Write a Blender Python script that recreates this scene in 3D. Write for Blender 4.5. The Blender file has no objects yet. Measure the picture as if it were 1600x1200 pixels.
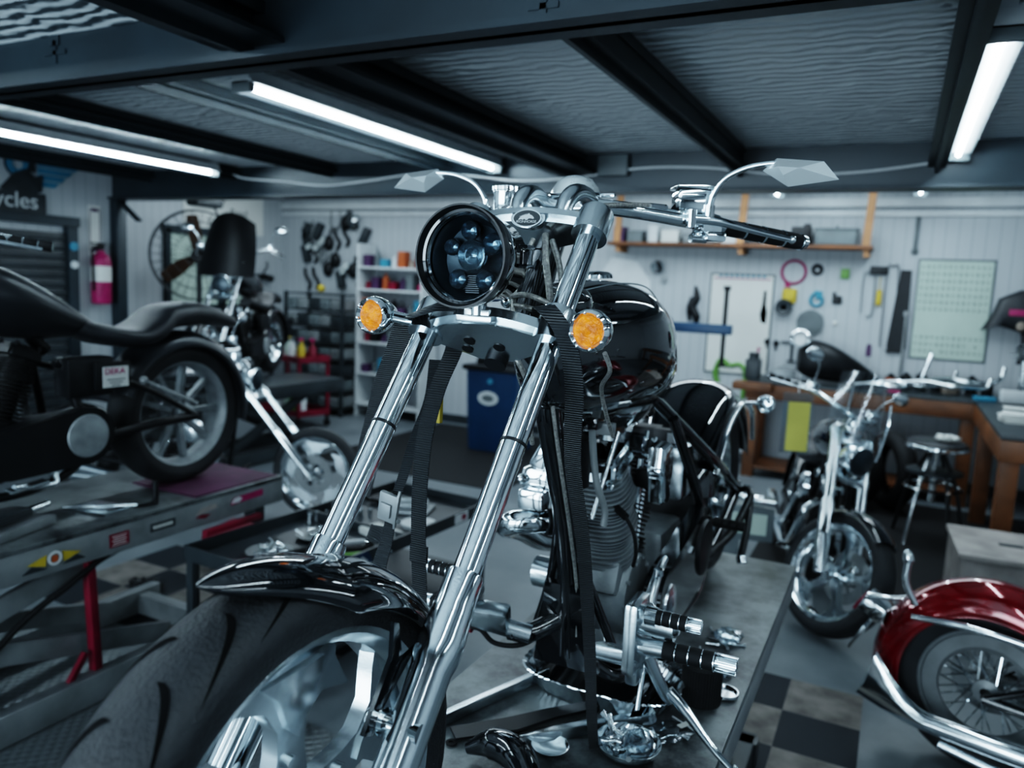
import bpy, bmesh, math, random
from mathutils import Vector as V, Matrix as MX
random.seed(7)
PI = math.pi
C = bpy.context.scene.collection
R = math.radians

# ------------------------------------------------------------ materials
MATS = {}
def mat(name, col, rough=.5, metal=0., coat=0., noise=.0, nscale=8., bump=0., bscale=60., spec=.5,
        emit=None, estr=0., aniso=0., rnoise=0., sheen=0., col2=None):
    m = bpy.data.materials.new(name); m.use_nodes = True
    nt = m.node_tree; b = nt.nodes['Principled BSDF']
    def I(k, v):
        if k in b.inputs: b.inputs[k].default_value = v
    I('Base Color', (*col, 1)); I('Roughness', rough); I('Metallic', metal); I('Coat Weight', coat)
    I('Coat Roughness', .03); I('Specular IOR Level', spec)
    if emit: I('Emission Color', (*emit, 1)); I('Emission Strength', estr)
    tc = nt.nodes.new('ShaderNodeTexCoord')
    if noise or rnoise:
        n = nt.nodes.new('ShaderNodeTexNoise'); n.inputs['Scale'].default_value = nscale; n.inputs['Detail'].default_value = 6
        nt.links.new(tc.outputs['Object'], n.inputs['Vector'])
        if noise:
            r = nt.nodes.new('ShaderNodeValToRGB'); r.color_ramp.elements[0].position = .35; r.color_ramp.elements[1].position = .68
            lo = [c * (1 - noise) for c in col] if col2 is None else col2
            r.color_ramp.elements[0].color = (*lo, 1); r.color_ramp.elements[1].color = (*col, 1)
            nt.links.new(n.outputs['Fac'], r.inputs['Fac']); nt.links.new(r.outputs['Color'], b.inputs['Base Color'])
        if rnoise:
            mr = nt.nodes.new('ShaderNodeMapRange'); mr.inputs['To Min'].default_value = max(0, rough - rnoise); mr.inputs['To Max'].default_value = rough + rnoise
            nt.links.new(n.outputs['Fac'], mr.inputs['Value']); nt.links.new(mr.outputs['Result'], b.inputs['Roughness'])
    if bump:
        n2 = nt.nodes.new('ShaderNodeTexNoise'); n2.inputs['Scale'].default_value = bscale; n2.inputs['Detail'].default_value = 4
        nt.links.new(tc.outputs['Object'], n2.inputs['Vector'])
        bp = nt.nodes.new('ShaderNodeBump'); bp.inputs['Strength'].default_value = bump; bp.inputs['Distance'].default_value = .01
        nt.links.new(n2.outputs['Fac'], bp.inputs['Height']); nt.links.new(bp.outputs['Normal'], b.inputs['Normal'])
    MATS[name] = m
    return m
CH = mat('chrome', (.80, .86, .89), .09, 1, rnoise=.03, nscale=5)
POL = mat('polished_alloy', (.74, .81, .84), .26, .55, rnoise=.05, nscale=9)
BIL = mat('billet_aluminium', (.62, .68, .71), .22, 1, rnoise=.08, nscale=12, bump=.04, bscale=40)
ALU = mat('cast_aluminium', (.34, .375, .39), .42, .45, noise=.35, nscale=14, rnoise=.12, bump=.15, bscale=120)
STEEL = mat('worn_steel', (.26, .285, .295), .42, .25, noise=.35, nscale=7, rnoise=.15, bump=.08, bscale=50)
GLOSS = mat('black_gloss_paint', (.004, .006, .008), .06, 0, coat=1, spec=.6)
SATIN = mat('black_satin', (.007, .009, .011), .42, 0, spec=.35, noise=.3, nscale=10)
GRV = mat('tread_groove_black', (.002, .0025, .003), .8, 0, spec=.1, noise=.2)
RUB = mat('tyre_rubber', (.022, .025, .028), .55, 0, spec=.35, noise=.4, nscale=9, bump=.25, bscale=160, rnoise=.12)
RUBD = mat('dark_rubber', (.008, .009, .010), .7, 0, spec=.3, bump=.1, bscale=90)
LEA = mat('black_leather', (.018, .021, .025), .38, 0, spec=.4, noise=.3, nscale=14, bump=.2, bscale=220)
DEN = mat('matte_denim_black', (.028, .034, .040), .34, .2, noise=.2, nscale=4)
RED = mat('candy_red', (.30, .004, .012), .12, .35, coat=1, noise=.55, nscale=5)
CRIM = mat('crimson_steel', (.20, .006, .03), .4, .0, noise=.4, nscale=8)
WHT = mat('white_plastic', (.62, .66, .68), .45, noise=.12, nscale=6)
AMB = mat('amber_lens', (.90, .21, .0), .25, 0, spec=.3, coat=.0, noise=.7, nscale=60, emit=(1, .22, .0), estr=.16, bump=.6, bscale=90)
WOOD = mat('bench_wood', (.20, .075, .025), .45, noise=.6, nscale=3, bump=.15, bscale=30)
WOODL = mat('pale_wood', (.50, .24, .10), .5, noise=.4, nscale=4)
BLUE = mat('blue_plastic', (.004, .045, .11), .4, noise=.2, nscale=4)
TEAL = mat('teal_blue', (.04, .24, .36), .5, noise=.15, nscale=5)
GREEN = mat('green_hose', (.12, .28, .05), .45, noise=.2, nscale=9)
YEL = mat('yellow_plastic', (.50, .37, .03), .45, noise=.2, nscale=9)
YPAP = mat('yellow_paper', (.62, .58, .14), .7, noise=.12, nscale=5)
ORA = mat('orange_plastic', (.42, .10, .03), .45, noise=.2, nscale=9)
GREYP = mat('grey_plastic', (.14, .17, .18), .5, noise=.3, nscale=6)
DGREY = mat('dark_grey_paint', (.032, .042, .048), .42, noise=.35, nscale=5)
CARD = mat('cardboard', (.30, .25, .21), .85, noise=.25, nscale=6, bump=.1, bscale=20)
CREAM = mat('worn_cream_board', (.42, .39, .37), .7, noise=.45, nscale=5, bump=.2, bscale=25)
PAPER = mat('white_paper', (.66, .68, .66), .7, noise=.06, nscale=3)
MINT = mat('pale_green_paper', (.46, .56, .50), .7, noise=.1, nscale=3)
INK = mat('dark_ink', (.02, .03, .035), .6, noise=.2, nscale=30)
PINK = mat('magenta_label', (.34, .015, .11), .5, noise=.3, nscale=20)
PURP = mat('purple_box', (.07, .03, .09), .5, noise=.4, nscale=9)
COP = mat('bronze_blade', (.15, .085, .055), .45, .5, noise=.4, nscale=6)
BEAM = mat('painted_beam_steel', (.020, .034, .043), .42, .2, noise=.3, nscale=3, bump=.05, bscale=20)
PURPLEM = mat('purple_grip_mat', (.09, .02, .06), .7, noise=.4, nscale=6)
WIRE = mat('braided_line', (.46, .46, .44), .35, .6, noise=.55, nscale=180, bump=.3, bscale=200)
LTUBE = mat('lit_fluorescent_tube', (1, 1, 1), .5, emit=(.80, .93, 1.0), estr=58)
DIMR = mat('dim_reflector', (.22, .27, .30), .16, .9, rnoise=.05)
LENSD = mat('headlight_bowl', (.035, .05, .06), .3, .6, rnoise=.05)

def glassmat(name, tint=(1, 1, 1), fac=.12, rough=.02, bl=.25):
    m = bpy.data.materials.new(name); m.use_nodes = True; nt = m.node_tree; nt.nodes.clear()
    o = nt.nodes.new('ShaderNodeOutputMaterial'); mx = nt.nodes.new('ShaderNodeMixShader')
    t = nt.nodes.new('ShaderNodeBsdfTransparent'); t.inputs[0].default_value = (*tint, 1)
    g = nt.nodes.new('ShaderNodeBsdfGlossy'); g.inputs['Roughness'].default_value = rough; g.inputs[0].default_value = (.9, .95, 1, 1)
    lw = nt.nodes.new('ShaderNodeLayerWeight'); lw.inputs[0].default_value = bl
    ma = nt.nodes.new('ShaderNodeMath'); ma.operation = 'ADD'; ma.inputs[1].default_value = fac; ma.use_clamp = True
    nt.links.new(lw.outputs['Fresnel'], ma.inputs[0]); nt.links.new(ma.outputs[0], mx.inputs[0])
    nt.links.new(t.outputs[0], mx.inputs[1]); nt.links.new(g.outputs[0], mx.inputs[2]); nt.links.new(mx.outputs[0], o.inputs[0])
    MATS[name] = m; return m
GLASS = glassmat('clear_glass', (.90, .93, .945), .0, .02, .045)
PLAS = glassmat('clear_plastic_film', (.80, .86, .88), .10, .15)

def custom(name):
    m = bpy.data.materials.new(name); m.use_nodes = True
    nt = m.node_tree
    return m, nt, nt.nodes['Principled BSDF'], (lambda k: nt.nodes.new(k)), nt.links.new

# webbing strap: fine cross ribs
m, nt, b, N, L = custom('black_webbing')
tc = N('ShaderNodeTexCoord'); w = N('ShaderNodeTexWave'); w.inputs['Scale'].default_value = 70; w.bands_direction = 'Z'
L(tc.outputs['Object'], w.inputs['Vector']); bp = N('ShaderNodeBump'); bp.inputs['Strength'].default_value = .9; bp.inputs['Distance'].default_value = .003
L(w.outputs['Fac'], bp.inputs['Height']); L(bp.outputs['Normal'], b.inputs['Normal'])
b.inputs['Base Color'].default_value = (.012, .016, .019, 1); b.inputs['Roughness'].default_value = .55; WEB = m
# white painted metal siding wall with fine vertical ribs
m, nt, b, N, L = custom('white_ribbed_wall')
tc = N('ShaderNodeTexCoord'); sx = N('ShaderNodeSeparateXYZ'); L(tc.outputs['Object'], sx.inputs[0])
ad = N('ShaderNodeMath'); ad.operation = 'ADD'; L(sx.outputs[0], ad.inputs[0]); L(sx.outputs[1], ad.inputs[1])
mu = N('ShaderNodeMath'); mu.operation = 'MULTIPLY'; mu.inputs[1].default_value = 2 * PI / .11; L(ad.outputs[0], mu.inputs[0])
sn = N('ShaderNodeMath'); sn.operation = 'SINE'; L(mu.outputs[0], sn.inputs[0])
pw = N('ShaderNodeMath'); pw.operation = 'GREATER_THAN'; pw.inputs[1].default_value = .93; L(sn.outputs[0], pw.inputs[0])
nz = N('ShaderNodeTexNoise'); nz.inputs['Scale'].default_value = 1.1; nz.inputs['Detail'].default_value = 5; L(tc.outputs['Object'], nz.inputs['Vector'])
cr = N('ShaderNodeValToRGB'); cr.color_ramp.elements[0].color = (.36, .395, .42, 1); cr.color_ramp.elements[1].color = (.48, .515, .54, 1); L(nz.outputs['Fac'], cr.inputs['Fac'])
mx = N('ShaderNodeMix'); mx.data_type = 'RGBA'; mx.blend_type = 'MULTIPLY'; L(pw.outputs[0], mx.inputs['Factor']); L(cr.outputs[0], mx.inputs['A']); mx.inputs['B'].default_value = (.82, .83, .85, 1)
L(mx.outputs['Result'], b.inputs['Base Color']); b.inputs['Roughness'].default_value = .55; WALL = m
# crinkled foil insulation between the purlins
m, nt, b, N, L = custom('foil_insulation')
tc = N('ShaderNodeTexCoord'); mp = N('ShaderNodeMapping'); mp.inputs['Scale'].default_value = (4, 14, 1); L(tc.outputs['Object'], mp.inputs['Vector'])
nz = N('ShaderNodeTexNoise'); nz.inputs['Scale'].default_value = 1.; nz.inputs['Detail'].default_value = 3; nz.inputs['Distortion'].default_value = .6; L(mp.outputs[0], nz.inputs['Vector'])
wv = N('ShaderNodeTexWave'); wv.inputs['Scale'].default_value = 4.6; wv.bands_direction = 'Y'; wv.inputs['Distortion'].default_value = 5; wv.inputs['Detail'].default_value = 2; wv.inputs['Detail Scale'].default_value = 1.6; L(tc.outputs['Object'], wv.inputs['Vector'])
a2 = N('ShaderNodeMath'); a2.operation = 'ADD'; L(nz.outputs['Fac'], a2.inputs[0]); L(wv.outputs['Fac'], a2.inputs[1])
bp = N('ShaderNodeBump'); bp.inputs['Strength'].default_value = 1.0; bp.inputs['Distance'].default_value = .022; L(a2.outputs[0], bp.inputs['Height']); L(bp.outputs['Normal'], b.inputs['Normal'])
b.inputs['Base Color'].default_value = (.78, .84, .87, 1); b.inputs['Metallic'].default_value = .3; b.inputs['Roughness'].default_value = .38; FOIL = m
# painted concrete floor
m, nt, b, N, L = custom('painted_concrete')
tc = N('ShaderNodeTexCoord'); nz = N('ShaderNodeTexNoise'); nz.inputs['Scale'].default_value = 1.6; nz.inputs['Detail'].default_value = 8; nz.inputs['Roughness'].default_value = .65; L(tc.outputs['Object'], nz.inputs['Vector'])
cr = N('ShaderNodeValToRGB'); cr.color_ramp.elements[0].position = .35; cr.color_ramp.elements[0].color = (.105, .125, .138, 1); cr.color_ramp.elements[1].position = .7; cr.color_ramp.elements[1].color = (.185, .21, .225, 1); L(nz.outputs['Fac'], cr.inputs['Fac'])
L(cr.outputs[0], b.inputs['Base Color']); mr = N('ShaderNodeMapRange'); mr.inputs['To Min'].default_value = .25; mr.inputs['To Max'].default_value = .55; L(nz.outputs['Fac'], mr.inputs['Value']); L(mr.outputs[0], b.inputs['Roughness']); FLOOR = m
# checker vinyl tiles
m, nt, b, N, L = custom('checker_vinyl')
tc = N('ShaderNodeTexCoord'); ck = N('ShaderNodeTexChecker'); ck.inputs['Scale'].default_value = 1 / .305; L(tc.outputs['Object'], ck.inputs['Vector'])
nz = N('ShaderNodeTexNoise'); nz.inputs['Scale'].default_value = 9; nz.inputs['Detail'].default_value = 8; L(tc.outputs['Object'], nz.inputs['Vector'])
c1 = N('ShaderNodeValToRGB'); c1.color_ramp.elements[0].position = .3; c1.color_ramp.elements[0].color = (.085, .078, .072, 1); c1.color_ramp.elements[1].position = .65; c1.color_ramp.elements[1].color = (.20, .185, .17, 1); L(nz.outputs['Fac'], c1.inputs['Fac'])
L(c1.outputs[0], ck.inputs['Color1']); ck.inputs['Color2'].default_value = (.012, .017, .022, 1); L(ck.outputs['Color'], b.inputs['Base Color']); b.inputs['Roughness'].default_value = .62; b.inputs['Specular IOR Level'].default_value = .25; CHECK = m
# diamond plate
m, nt, b, N, L = custom('diamond_plate')
tc = N('ShaderNodeTexCoord'); mp = N('ShaderNodeMapping'); mp.inputs['Rotation'].default_value = (0, 0, .785); mp.inputs['Scale'].default_value = (30, 30, 0); L(tc.outputs['Object'], mp.inputs[0])
vo = N('ShaderNodeTexVoronoi'); vo.inputs['Randomness'].default_value = 0; vo.inputs['Scale'].default_value = 1; L(mp.outputs[0], vo.inputs['Vector'])
bp = N('ShaderNodeBump'); bp.invert = True; bp.inputs['Strength'].default_value = 1; bp.inputs['Distance'].default_value = .006; L(vo.outputs['Distance'], bp.inputs['Height']); L(bp.outputs[0], b.inputs['Normal'])
b.inputs['Base Color'].default_value = (.16, .18, .19, 1); b.inputs['Metallic'].default_value = .6; b.inputs['Roughness'].default_value = .38; DIAM = m
# machined lift table top with stains
m, nt, b, N, L = custom('stained_lift_steel')
tc = N('ShaderNodeTexCoord'); nz = N('ShaderNodeTexNoise'); nz.inputs['Scale'].default_value = 6; nz.inputs['Detail'].default_value = 9; nz.inputs['Roughness'].default_value = .7; L(tc.outputs['Object'], nz.inputs['Vector'])
cr = N('ShaderNodeValToRGB'); cr.color_ramp.elements[0].position = .38; cr.color_ramp.elements[0].color = (.03, .035, .038, 1); cr.color_ramp.elements[1].position = .60; cr.color_ramp.elements[1].color = (.17, .19, .195, 1); L(nz.outputs['Fac'], cr.inputs['Fac']); L(cr.outputs[0], b.inputs['Base Color'])
mr = N('ShaderNodeMapRange'); mr.inputs['To Min'].default_value = .2; mr.inputs['To Max'].default_value = .6; L(nz.outputs['Fac'], mr.inputs['Value']); L(mr.outputs[0], b.inputs['Roughness']); b.inputs['Metallic'].default_value = .55; LTOP = m
# brushed chrome fork slider with vertical ripple
m, nt, b, N, L = custom('rippled_chrome')
b.inputs['Base Color'].default_value = (.80, .86, .89, 1); b.inputs['Metallic'].default_value = 1; b.inputs['Roughness'].default_value = .10
tc = N('ShaderNodeTexCoord'); wv = N('ShaderNodeTexWave'); wv.bands_direction = 'Z'; wv.inputs['Scale'].default_value = 75; L(tc.outputs['Object'], wv.inputs['Vector'])
bp = N('ShaderNodeBump'); bp.inputs['Strength'].default_value = .0; bp.inputs['Distance'].default_value = .0001; L(wv.outputs['Fac'], bp.inputs['Height']); L(bp.outputs[0], b.inputs['Normal']); RIPPLE = m

# ------------------------------------------------------------ object helpers
def tag(o, label=None, cat=None, group=None, kind=None):
    if label: o['label'] = label
    if cat: o['category'] = cat
    if group: o['group'] = group
    if kind: o['kind'] = kind
    return o
def thing(name, label, cat, loc=(0, 0, 0), rz=0., group=None):
    o = bpy.data.objects.new(name, None); C.objects.link(o); o.empty_display_size = .1
    o.location = loc; o.rotation_euler = (0, 0, rz)
    return tag(o, label, cat, group)
def tree(o, children=None):
    return [c for c in bpy.data.objects if c.parent == o]
def dup(root, loc, rz, label=None, group=None):
    r = root.copy(); C.objects.link(r); r.location = loc; r.rotation_euler = (0, 0, rz)
    if label: r['label'] = label
    if group: r['group'] = group
    for ch in tree(root):
        c = ch.copy(); C.objects.link(c); c.parent = r
        for g in tree(ch):
            d = g.copy(); C.objects.link(d); d.parent = c
    return r

def cat_rom(pts, n=8, closed=False):
    P = [V(p) for p in pts]
    if len(P) < 3: return P
    out = []
    m_ = len(P)
    rng = range(m_ if closed else m_ - 1)
    for i in rng:
        p1, p2 = P[i], P[(i + 1) % m_]
        p0 = P[i - 1] if (i > 0 or closed) else p1 * 2 - p2
        p3 = P[(i + 2) % m_] if (i + 2 < m_ or closed) else p2 * 2 - p1
        for k in range(n):
            t = k / n
            out.append(.5 * ((2 * p1) + (p2 - p0) * t + (2 * p0 - 5 * p1 + 4 * p2 - p3) * t * t + (3 * p1 - p0 - 3 * p2 + p3) * t ** 3))
    if not closed: out.append(P[-1])
    return out
def frames(path):
    T = []
    for i in range(len(path)):
        a = path[max(0, i - 1)]; b_ = path[min(len(path) - 1, i + 1)]
        T.append((b_ - a).normalized())
    up = V((0, 0, 1)) if abs(T[0].z) < .9 else V((1, 0, 0))
    n = (up - T[0] * up.dot(T[0])).normalized(); out = []
    for i, t in enumerate(T):
        if i: n = (n - t * n.dot(t)); n = n.normalized() if n.length > 1e-6 else V((1, 0, 0))
        out.append((t, n, t.cross(n)))
    return out
def basis(axis):
    a = V(axis).normalized(); up = V((0, 0, 1)) if abs(a.z) < .95 else V((0, 1, 0))
    u = up.cross(a).normalized(); return u, a.cross(u), a
class MB:
    def __init__(s): s.b = bmesh.new()
    def _face(s, vs):
        try: return s.b.faces.new(vs)
        except ValueError: return None
    def box(s, cx, cy, cz, sx, sy, sz, rot=None, bev=0.):
        t = bmesh.new(); bmesh.ops.create_cube(t, size=1)
        for v in t.verts: v.co = V((v.co.x * sx, v.co.y * sy, v.co.z * sz))
        if bev: bmesh.ops.bevel(t, geom=list(t.edges), offset=min(bev, .45 * min(sx, sy, sz)), segments=2, affect='EDGES', profile=.6)
        m4 = MX.Translation((cx, cy, cz))
        if rot:
            from mathutils import Euler
            m4 = m4 @ Euler(rot).to_matrix().to_4x4()
        s._merge(t, m4); return s
    def _merge(s, t, m4=None):
        mp = {}
        for v in t.verts: mp[v] = s.b.verts.new(m4 @ v.co if m4 else v.co)
        for f in t.faces: s._face([mp[v] for v in f.verts])
        t.free()
    def rings(s, rings, closed=True, caps=True):
        rv = [[s.b.verts.new(p) for p in r] for r in rings]
        n = len(rv[0])
        for a, b_ in zip(rv, rv[1:]):
            for i in range(n if closed else n - 1):
                j = (i + 1) % n; s._face((a[i], a[j], b_[j], b_[i]))
        if caps and closed:
            s._face(list(reversed(rv[0]))); s._face(rv[-1])
        return s
    def tube(s, pts, r, seg=10, n=6, smooth=True, caps=True, flat=None):
        path = cat_rom(pts, n) if smooth and len(pts) > 2 else [V(p) for p in pts]
        k = len(path) - 1
        rr = r if isinstance(r, (list, tuple)) else [r, r]
        rings = []
        for i, (t, nn, bb) in enumerate(frames(path)):
            f = i / k * (len(rr) - 1); j = min(int(f), len(rr) - 2); q = rr[j] + (rr[j + 1] - rr[j]) * (f - j)
            rings.append([path[i] + (nn * math.cos(a) + bb * math.sin(a)) * q for a in [2 * PI * x / seg for x in range(seg)]])
        return s.rings(rings, True, caps)
    def cyl(s, p0, p1, r0, r1=None, seg=24, caps=True):
        return s.tube([p0, p1], [r0, r0 if r1 is None else r1], seg, smooth=False, caps=caps)
    def lathe(s, prof, o, axis, seg=32, a0=0., a1=2 * PI, close=False):
        prof = [(max(r, .0004), h) for r, h in prof]
        u, w, a = basis(axis); o = V(o); full = abs(a1 - a0 - 2 * PI) < 1e-4
        k = seg if full else seg + 1
        R_ = [[o + a * h + (u * math.cos(a0 + (a1 - a0) * i / seg) + w * math.sin(a0 + (a1 - a0) * i / seg)) * r for i in range(k)] for r, h in prof]
        if close: R_.append(R_[0])
        return s.rings(R_, full, False)
    def prism(s, poly, o, ux, uy, th):
        o, ux, uy = V(o), V(ux), V(uy); nn = ux.cross(uy).normalized() * th
        a = [o + ux * x + uy * y - nn * .5 for x, y in poly]; return s.rings([a, [p + nn for p in a]])
    def ball(s, c, r, seg=16, rings=10):
        if not isinstance(r, (tuple, list)): r = (r, r, r)
        t = bmesh.new(); bmesh.ops.create_uvsphere(t, u_segments=seg, v_segments=rings, radius=1)
        s._merge(t, MX.Translation(c) @ MX.Diagonal((*r, 1))); return s
    def ribbon(s, pts, wv, th=.002, n=6):
        path = cat_rom(pts, n); k = len(path) - 1; rings = []
        ws = [V(w) for w in wv] if isinstance(wv[0], (tuple, list)) else [V(wv)] * 2
        for i, p in enumerate(path):
            f = i / k * (len(ws) - 1); j = min(int(f), len(ws) - 2); w = ws[j].lerp(ws[j + 1], f - j)
            t = (path[min(k, i + 1)] - path[max(0, i - 1)]).normalized(); nn = t.cross(w.normalized()).normalized() * th
            rings.append([p - w * .5 - nn * .5, p + w * .5 - nn * .5, p + w * .5 + nn * .5, p - w * .5 + nn * .5])
        return s.rings(rings)
    def bolt(s, c, axis, r=.006, h=.006):
        a = V(axis).normalized(); return s.cyl(c, V(c) + a * h, r, seg=6)
    def xf(s, m4):
        for v in s.b.verts: v.co = m4 @ v.co
        return s
    def build(s, name, m, parent=None, sharp=38, label=None, kind=None, flat=False):
        bmesh.ops.recalc_face_normals(s.b, faces=list(s.b.faces))
        lim = R(sharp)
        for e in s.b.edges:
            if len(e.link_faces) == 2 and e.calc_face_angle(0) > lim: e.smooth = False
        for f in s.b.faces: f.smooth = not flat
        me = bpy.data.meshes.new(name); s.b.to_mesh(me); s.b.free(); me.materials.append(m)
        o = bpy.data.objects.new(name, me); C.objects.link(o)
        if parent is not None: o.parent = parent
        if label: o['label'] = label
        if kind: o['kind'] = kind
        return o
def solo(name, mb, m, label, cat, group=None, loc=None, **k):
    o = mb.build(name, m, **k); tag(o, label, cat, group)
    if loc is not None: o.location = loc
    return o
def struct(name, mb, m): return mb.build(name, m, kind='structure')
def text(name, body, size, m4, m, parent=None, ext=.0008, sx=1.):
    cu = bpy.data.curves.new(name, 'FONT'); cu.body = body; cu.size = size; cu.extrude = ext; cu.align_x = 'CENTER'; cu.align_y = 'CENTER'
    t = bpy.data.objects.new(name, cu); C.objects.link(t); bpy.context.view_layer.update()
    me = bpy.data.meshes.new_from_object(t); bpy.data.objects.remove(t); me.name = name
    me.transform(m4 @ MX.Diagonal((sx, 1, 1, 1))); me.materials.clear(); me.materials.append(m)
    o = bpy.data.objects.new(name, me); C.objects.link(o)
    if parent is not None: o.parent = parent
    return o
def face_m(o, ux, uy):
    ux, uy = V(ux).normalized(), V(uy).normalized(); n = ux.cross(uy)
    m4 = MX((ux, uy, n)).transposed().to_4x4(); m4.translation = V(o); return m4

# ------------------------------------------------------------ camera
cam_d = bpy.data.cameras.new('camera'); cam = bpy.data.objects.new('camera', cam_d); C.objects.link(cam)
bpy.context.scene.camera = cam
def _n(v): return V(v).normalized()
Yc = _n((608, 125, -1200)); H0 = _n((0, 153, -1200)); Uc = _n(Yc.cross(H0)); Uc = -Uc if Uc.y < 0 else Uc; Xc = _n(Yc.cross(Uc))
cm = MX((Xc, Yc, Uc)).to_4x4(); cm.translation = V((0, 0, 1.75)); cam.matrix_world = cm
cam_d.sensor_width = 36; cam_d.lens = 27; cam_d.clip_start = .05; cam_d.clip_end = 60
cam_d.dof.use_dof = True; cam_d.dof.focus_distance = 1.30; cam_d.dof.aperture_fstop = 2.8

# ============================================================ the workshop shell
XL, XR, YF, YB, YM = -7.8, 4.4, -4.2, 8.3, 4.85
ZC, ZB = 2.62, 3.0
struct('floor', MB().box((XL + XR) / 2, (YF + YB) / 2, -.05, XR - XL, YB - YF, .1), FLOOR)
struct('wall_back', MB().box((XL + XR) / 2, YB + .05, 1.5, XR - XL, .1, 3), WALL)
XW = -6.62
struct('wall_left', MB().box(XL - .05, (YM + YB) / 2, 1.5, .1, YB - YM, 3).box(XW - .05, (YF + YM) / 2, 1.5, .1, YM - YF, 3).box((XL + XW) / 2 - .05, YM - .05, 1.5, XW - XL, .1, 3), WALL)
struct('wall_right', MB().box(XR + .05, (YF + YB) / 2, 1.5, .1, YB - YF, 3), WALL)
struct('wall_front', MB().box((XL + XR) / 2, YF - .05, 1.5, XR - XL, .1, 3), WALL)
struct('ceiling', MB().box((XL + XR) / 2, (YF + YM) / 2, ZC + .03, XR - XL, YM - YF, .05).box((XL + XR) / 2, (YM + YB) / 2, ZB + .03, XR - XL, YB - YM, .05), FOIL)
m = MB()
for x in (-7.1, -6.07, -5.04, -4.03, -3.0, -1.98, -.93, .1, 1.15, 2.2, 3.25):
    YF0 = YF; YF = 1.95 if x in (-3.0, -.93, -5.04) else YF0
    w = .28 if abs(x + 1.98) < .1 else .13 if x < -2.5 else .09
    dz = .065 if x < -2.5 else 0
    m.box(x, (YF + YM) / 2, 2.605, w * .4, YM - YF, .04); m.box(x, (YF + YM) / 2, 2.53 + dz / 2, .02, YM - YF, .15 - dz)
    m.box(x, (YF + YM) / 2, 2.475 + .02 + dz, w, YM - YF, .016); YF = YF0
struct('trim_1', m, BEAM)
m = MB()
for y in (1.97, -1.4):
    m.box((XL + XR) / 2, y, 2.53, XR - XL, .03, .19); m.box((XL + XR) / 2, y, 2.445, XR - XL, .15, .02)
struct('trim_2', m, BEAM)
m = MB(); m.box((XL + XR) / 2 + .6, YM, 2.70, XR - XL - 1.2, .10, .64, bev=.004); m.box((XL + XR) / 2 + .6, YM, 2.385, XR - XL - 1.2, .2, .018)
struct('trim_3', m, BEAM)
m = MB(); m.box(-6.56, YM - .02, 1.19, .10, .10, 2.39, bev=.005); m.box(-6.54, YM - .02, .01, .14, .2, .02); m.box(-6.40, YM - .02, 2.27, .3, .06, .02, rot=(0, .6, 0))
struct('trim_4', m, BEAM)
struct('trim_5', MB().box((XL + XR) / 2, YB - .04, 2.70, XR - XL, .08, .09, bev=.01).box((XL + XR) / 2, YB - .015, 2.60, XR - XL, .03, .05), WHT)
struct('baseboard_back', MB().box((XL + XR) / 2, YB - .01, .05, XR - XL, .02, .1), DGREY)
struct('baseboard_left', MB().box(XW + .01, (YF + YM) / 2, .05, .02, YM - YF, .1).box(XL + .01, (YM + YB) / 2, .05, .02, YB - YM, .1), DGREY)

# roller door in the left wall
dr = MB()
for i in range(25): dr.box(XW + .03, 2.60, .05 + i * .081, .03, 3.5, .073, bev=.01)
d1 = struct('door_1', dr, DGREY)
MB().box(XW + .04, .82, 1.05, .07, .09, 2.14).box(XW + .04, 4.38, 1.05, .07, .09, 2.14).box(XW + .05, 2.60, 2.13, .1, 3.66, .08).build('door_frame', BEAM, d1)
MB().cyl((XW + .07, 4.38, 1.92), (XW + .09, 4.38, 1.92), .038).build('blue_sticker', TEAL, d1, label='round blue sticker')
MB().cyl((XW + .07, 4.38, 1.76), (XW + .09, 4.38, 1.76), .034).build('pale_sticker', WHT, d1, label='round pale sticker')
# window in the left wall
wf = MB(); y0, y1, z0, z1 = 6.35, 7.55, 1.32, 2.24
for a in ((y0 + y1) / 2, z1, y1 - y0 + .1, .09), ((y0 + y1) / 2, z0, y1 - y0 + .1, .06): wf.box(XL + .03, a[0], a[1], .06, a[2], a[3])
for y in (y0, y1, 7.13): wf.box(XL + .03, y, (z0 + z1) / 2, .06, .07 if y != 7.13 else .05, z1 - z0)
w1 = struct('window_1', wf, BEAM)
MB().box(XL + .015, (y0 + y1) / 2, (z0 + z1) / 2, .02, y1 - y0, z1 - z0).build('pane', MINT, w1)

def patch(name, x0, x1, y0, y1, m, label, cat, th=.004, z=0):
    o = MB().box((x1 - x0) / 2, (y1 - y0) / 2, th / 2, x1 - x0, y1 - y0, th).build(name, m); o.location = (x0, y0, z)
    return tag(o, label, cat)
patch('checkered_floor_mat', .02 - .305 * 5, .02, 3.62 - .305 * 12, 3.62, CHECK, 'checkered black and tan floor tiles beside the right edge of the centre lift', 'floor tiles')
patch('checkered_floor_mat', -.95, -.34, 4.62, 5.23, CHECK, 'small far patch of checkered tiles near the chrome wheel of the windscreen bike', 'floor tiles')
patch('checkered_floor_mat', -4.0, -2.17, 2.4, 3.32, CHECK, 'checkered tiles on the floor under the long black parts tray', 'floor tiles')
patch('rubber_floor_mat', -5.0, -2.9, 5.7, 8.1, RUBD, 'black rubber mat under the blue bin', 'floor mat', .008)
patch('rubber_floor_mat', -.75, 1.6, 5.05, 7.5, RUBD, 'black rubber mat under the bar stool by the workbench', 'floor mat', .008)
patch('diamond_plate_sheet', -4.6, -1.2, .2, 2.2, DIAM, 'diamond plate sheet on the floor under the left scissor lift', 'floor plate', .006)

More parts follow.
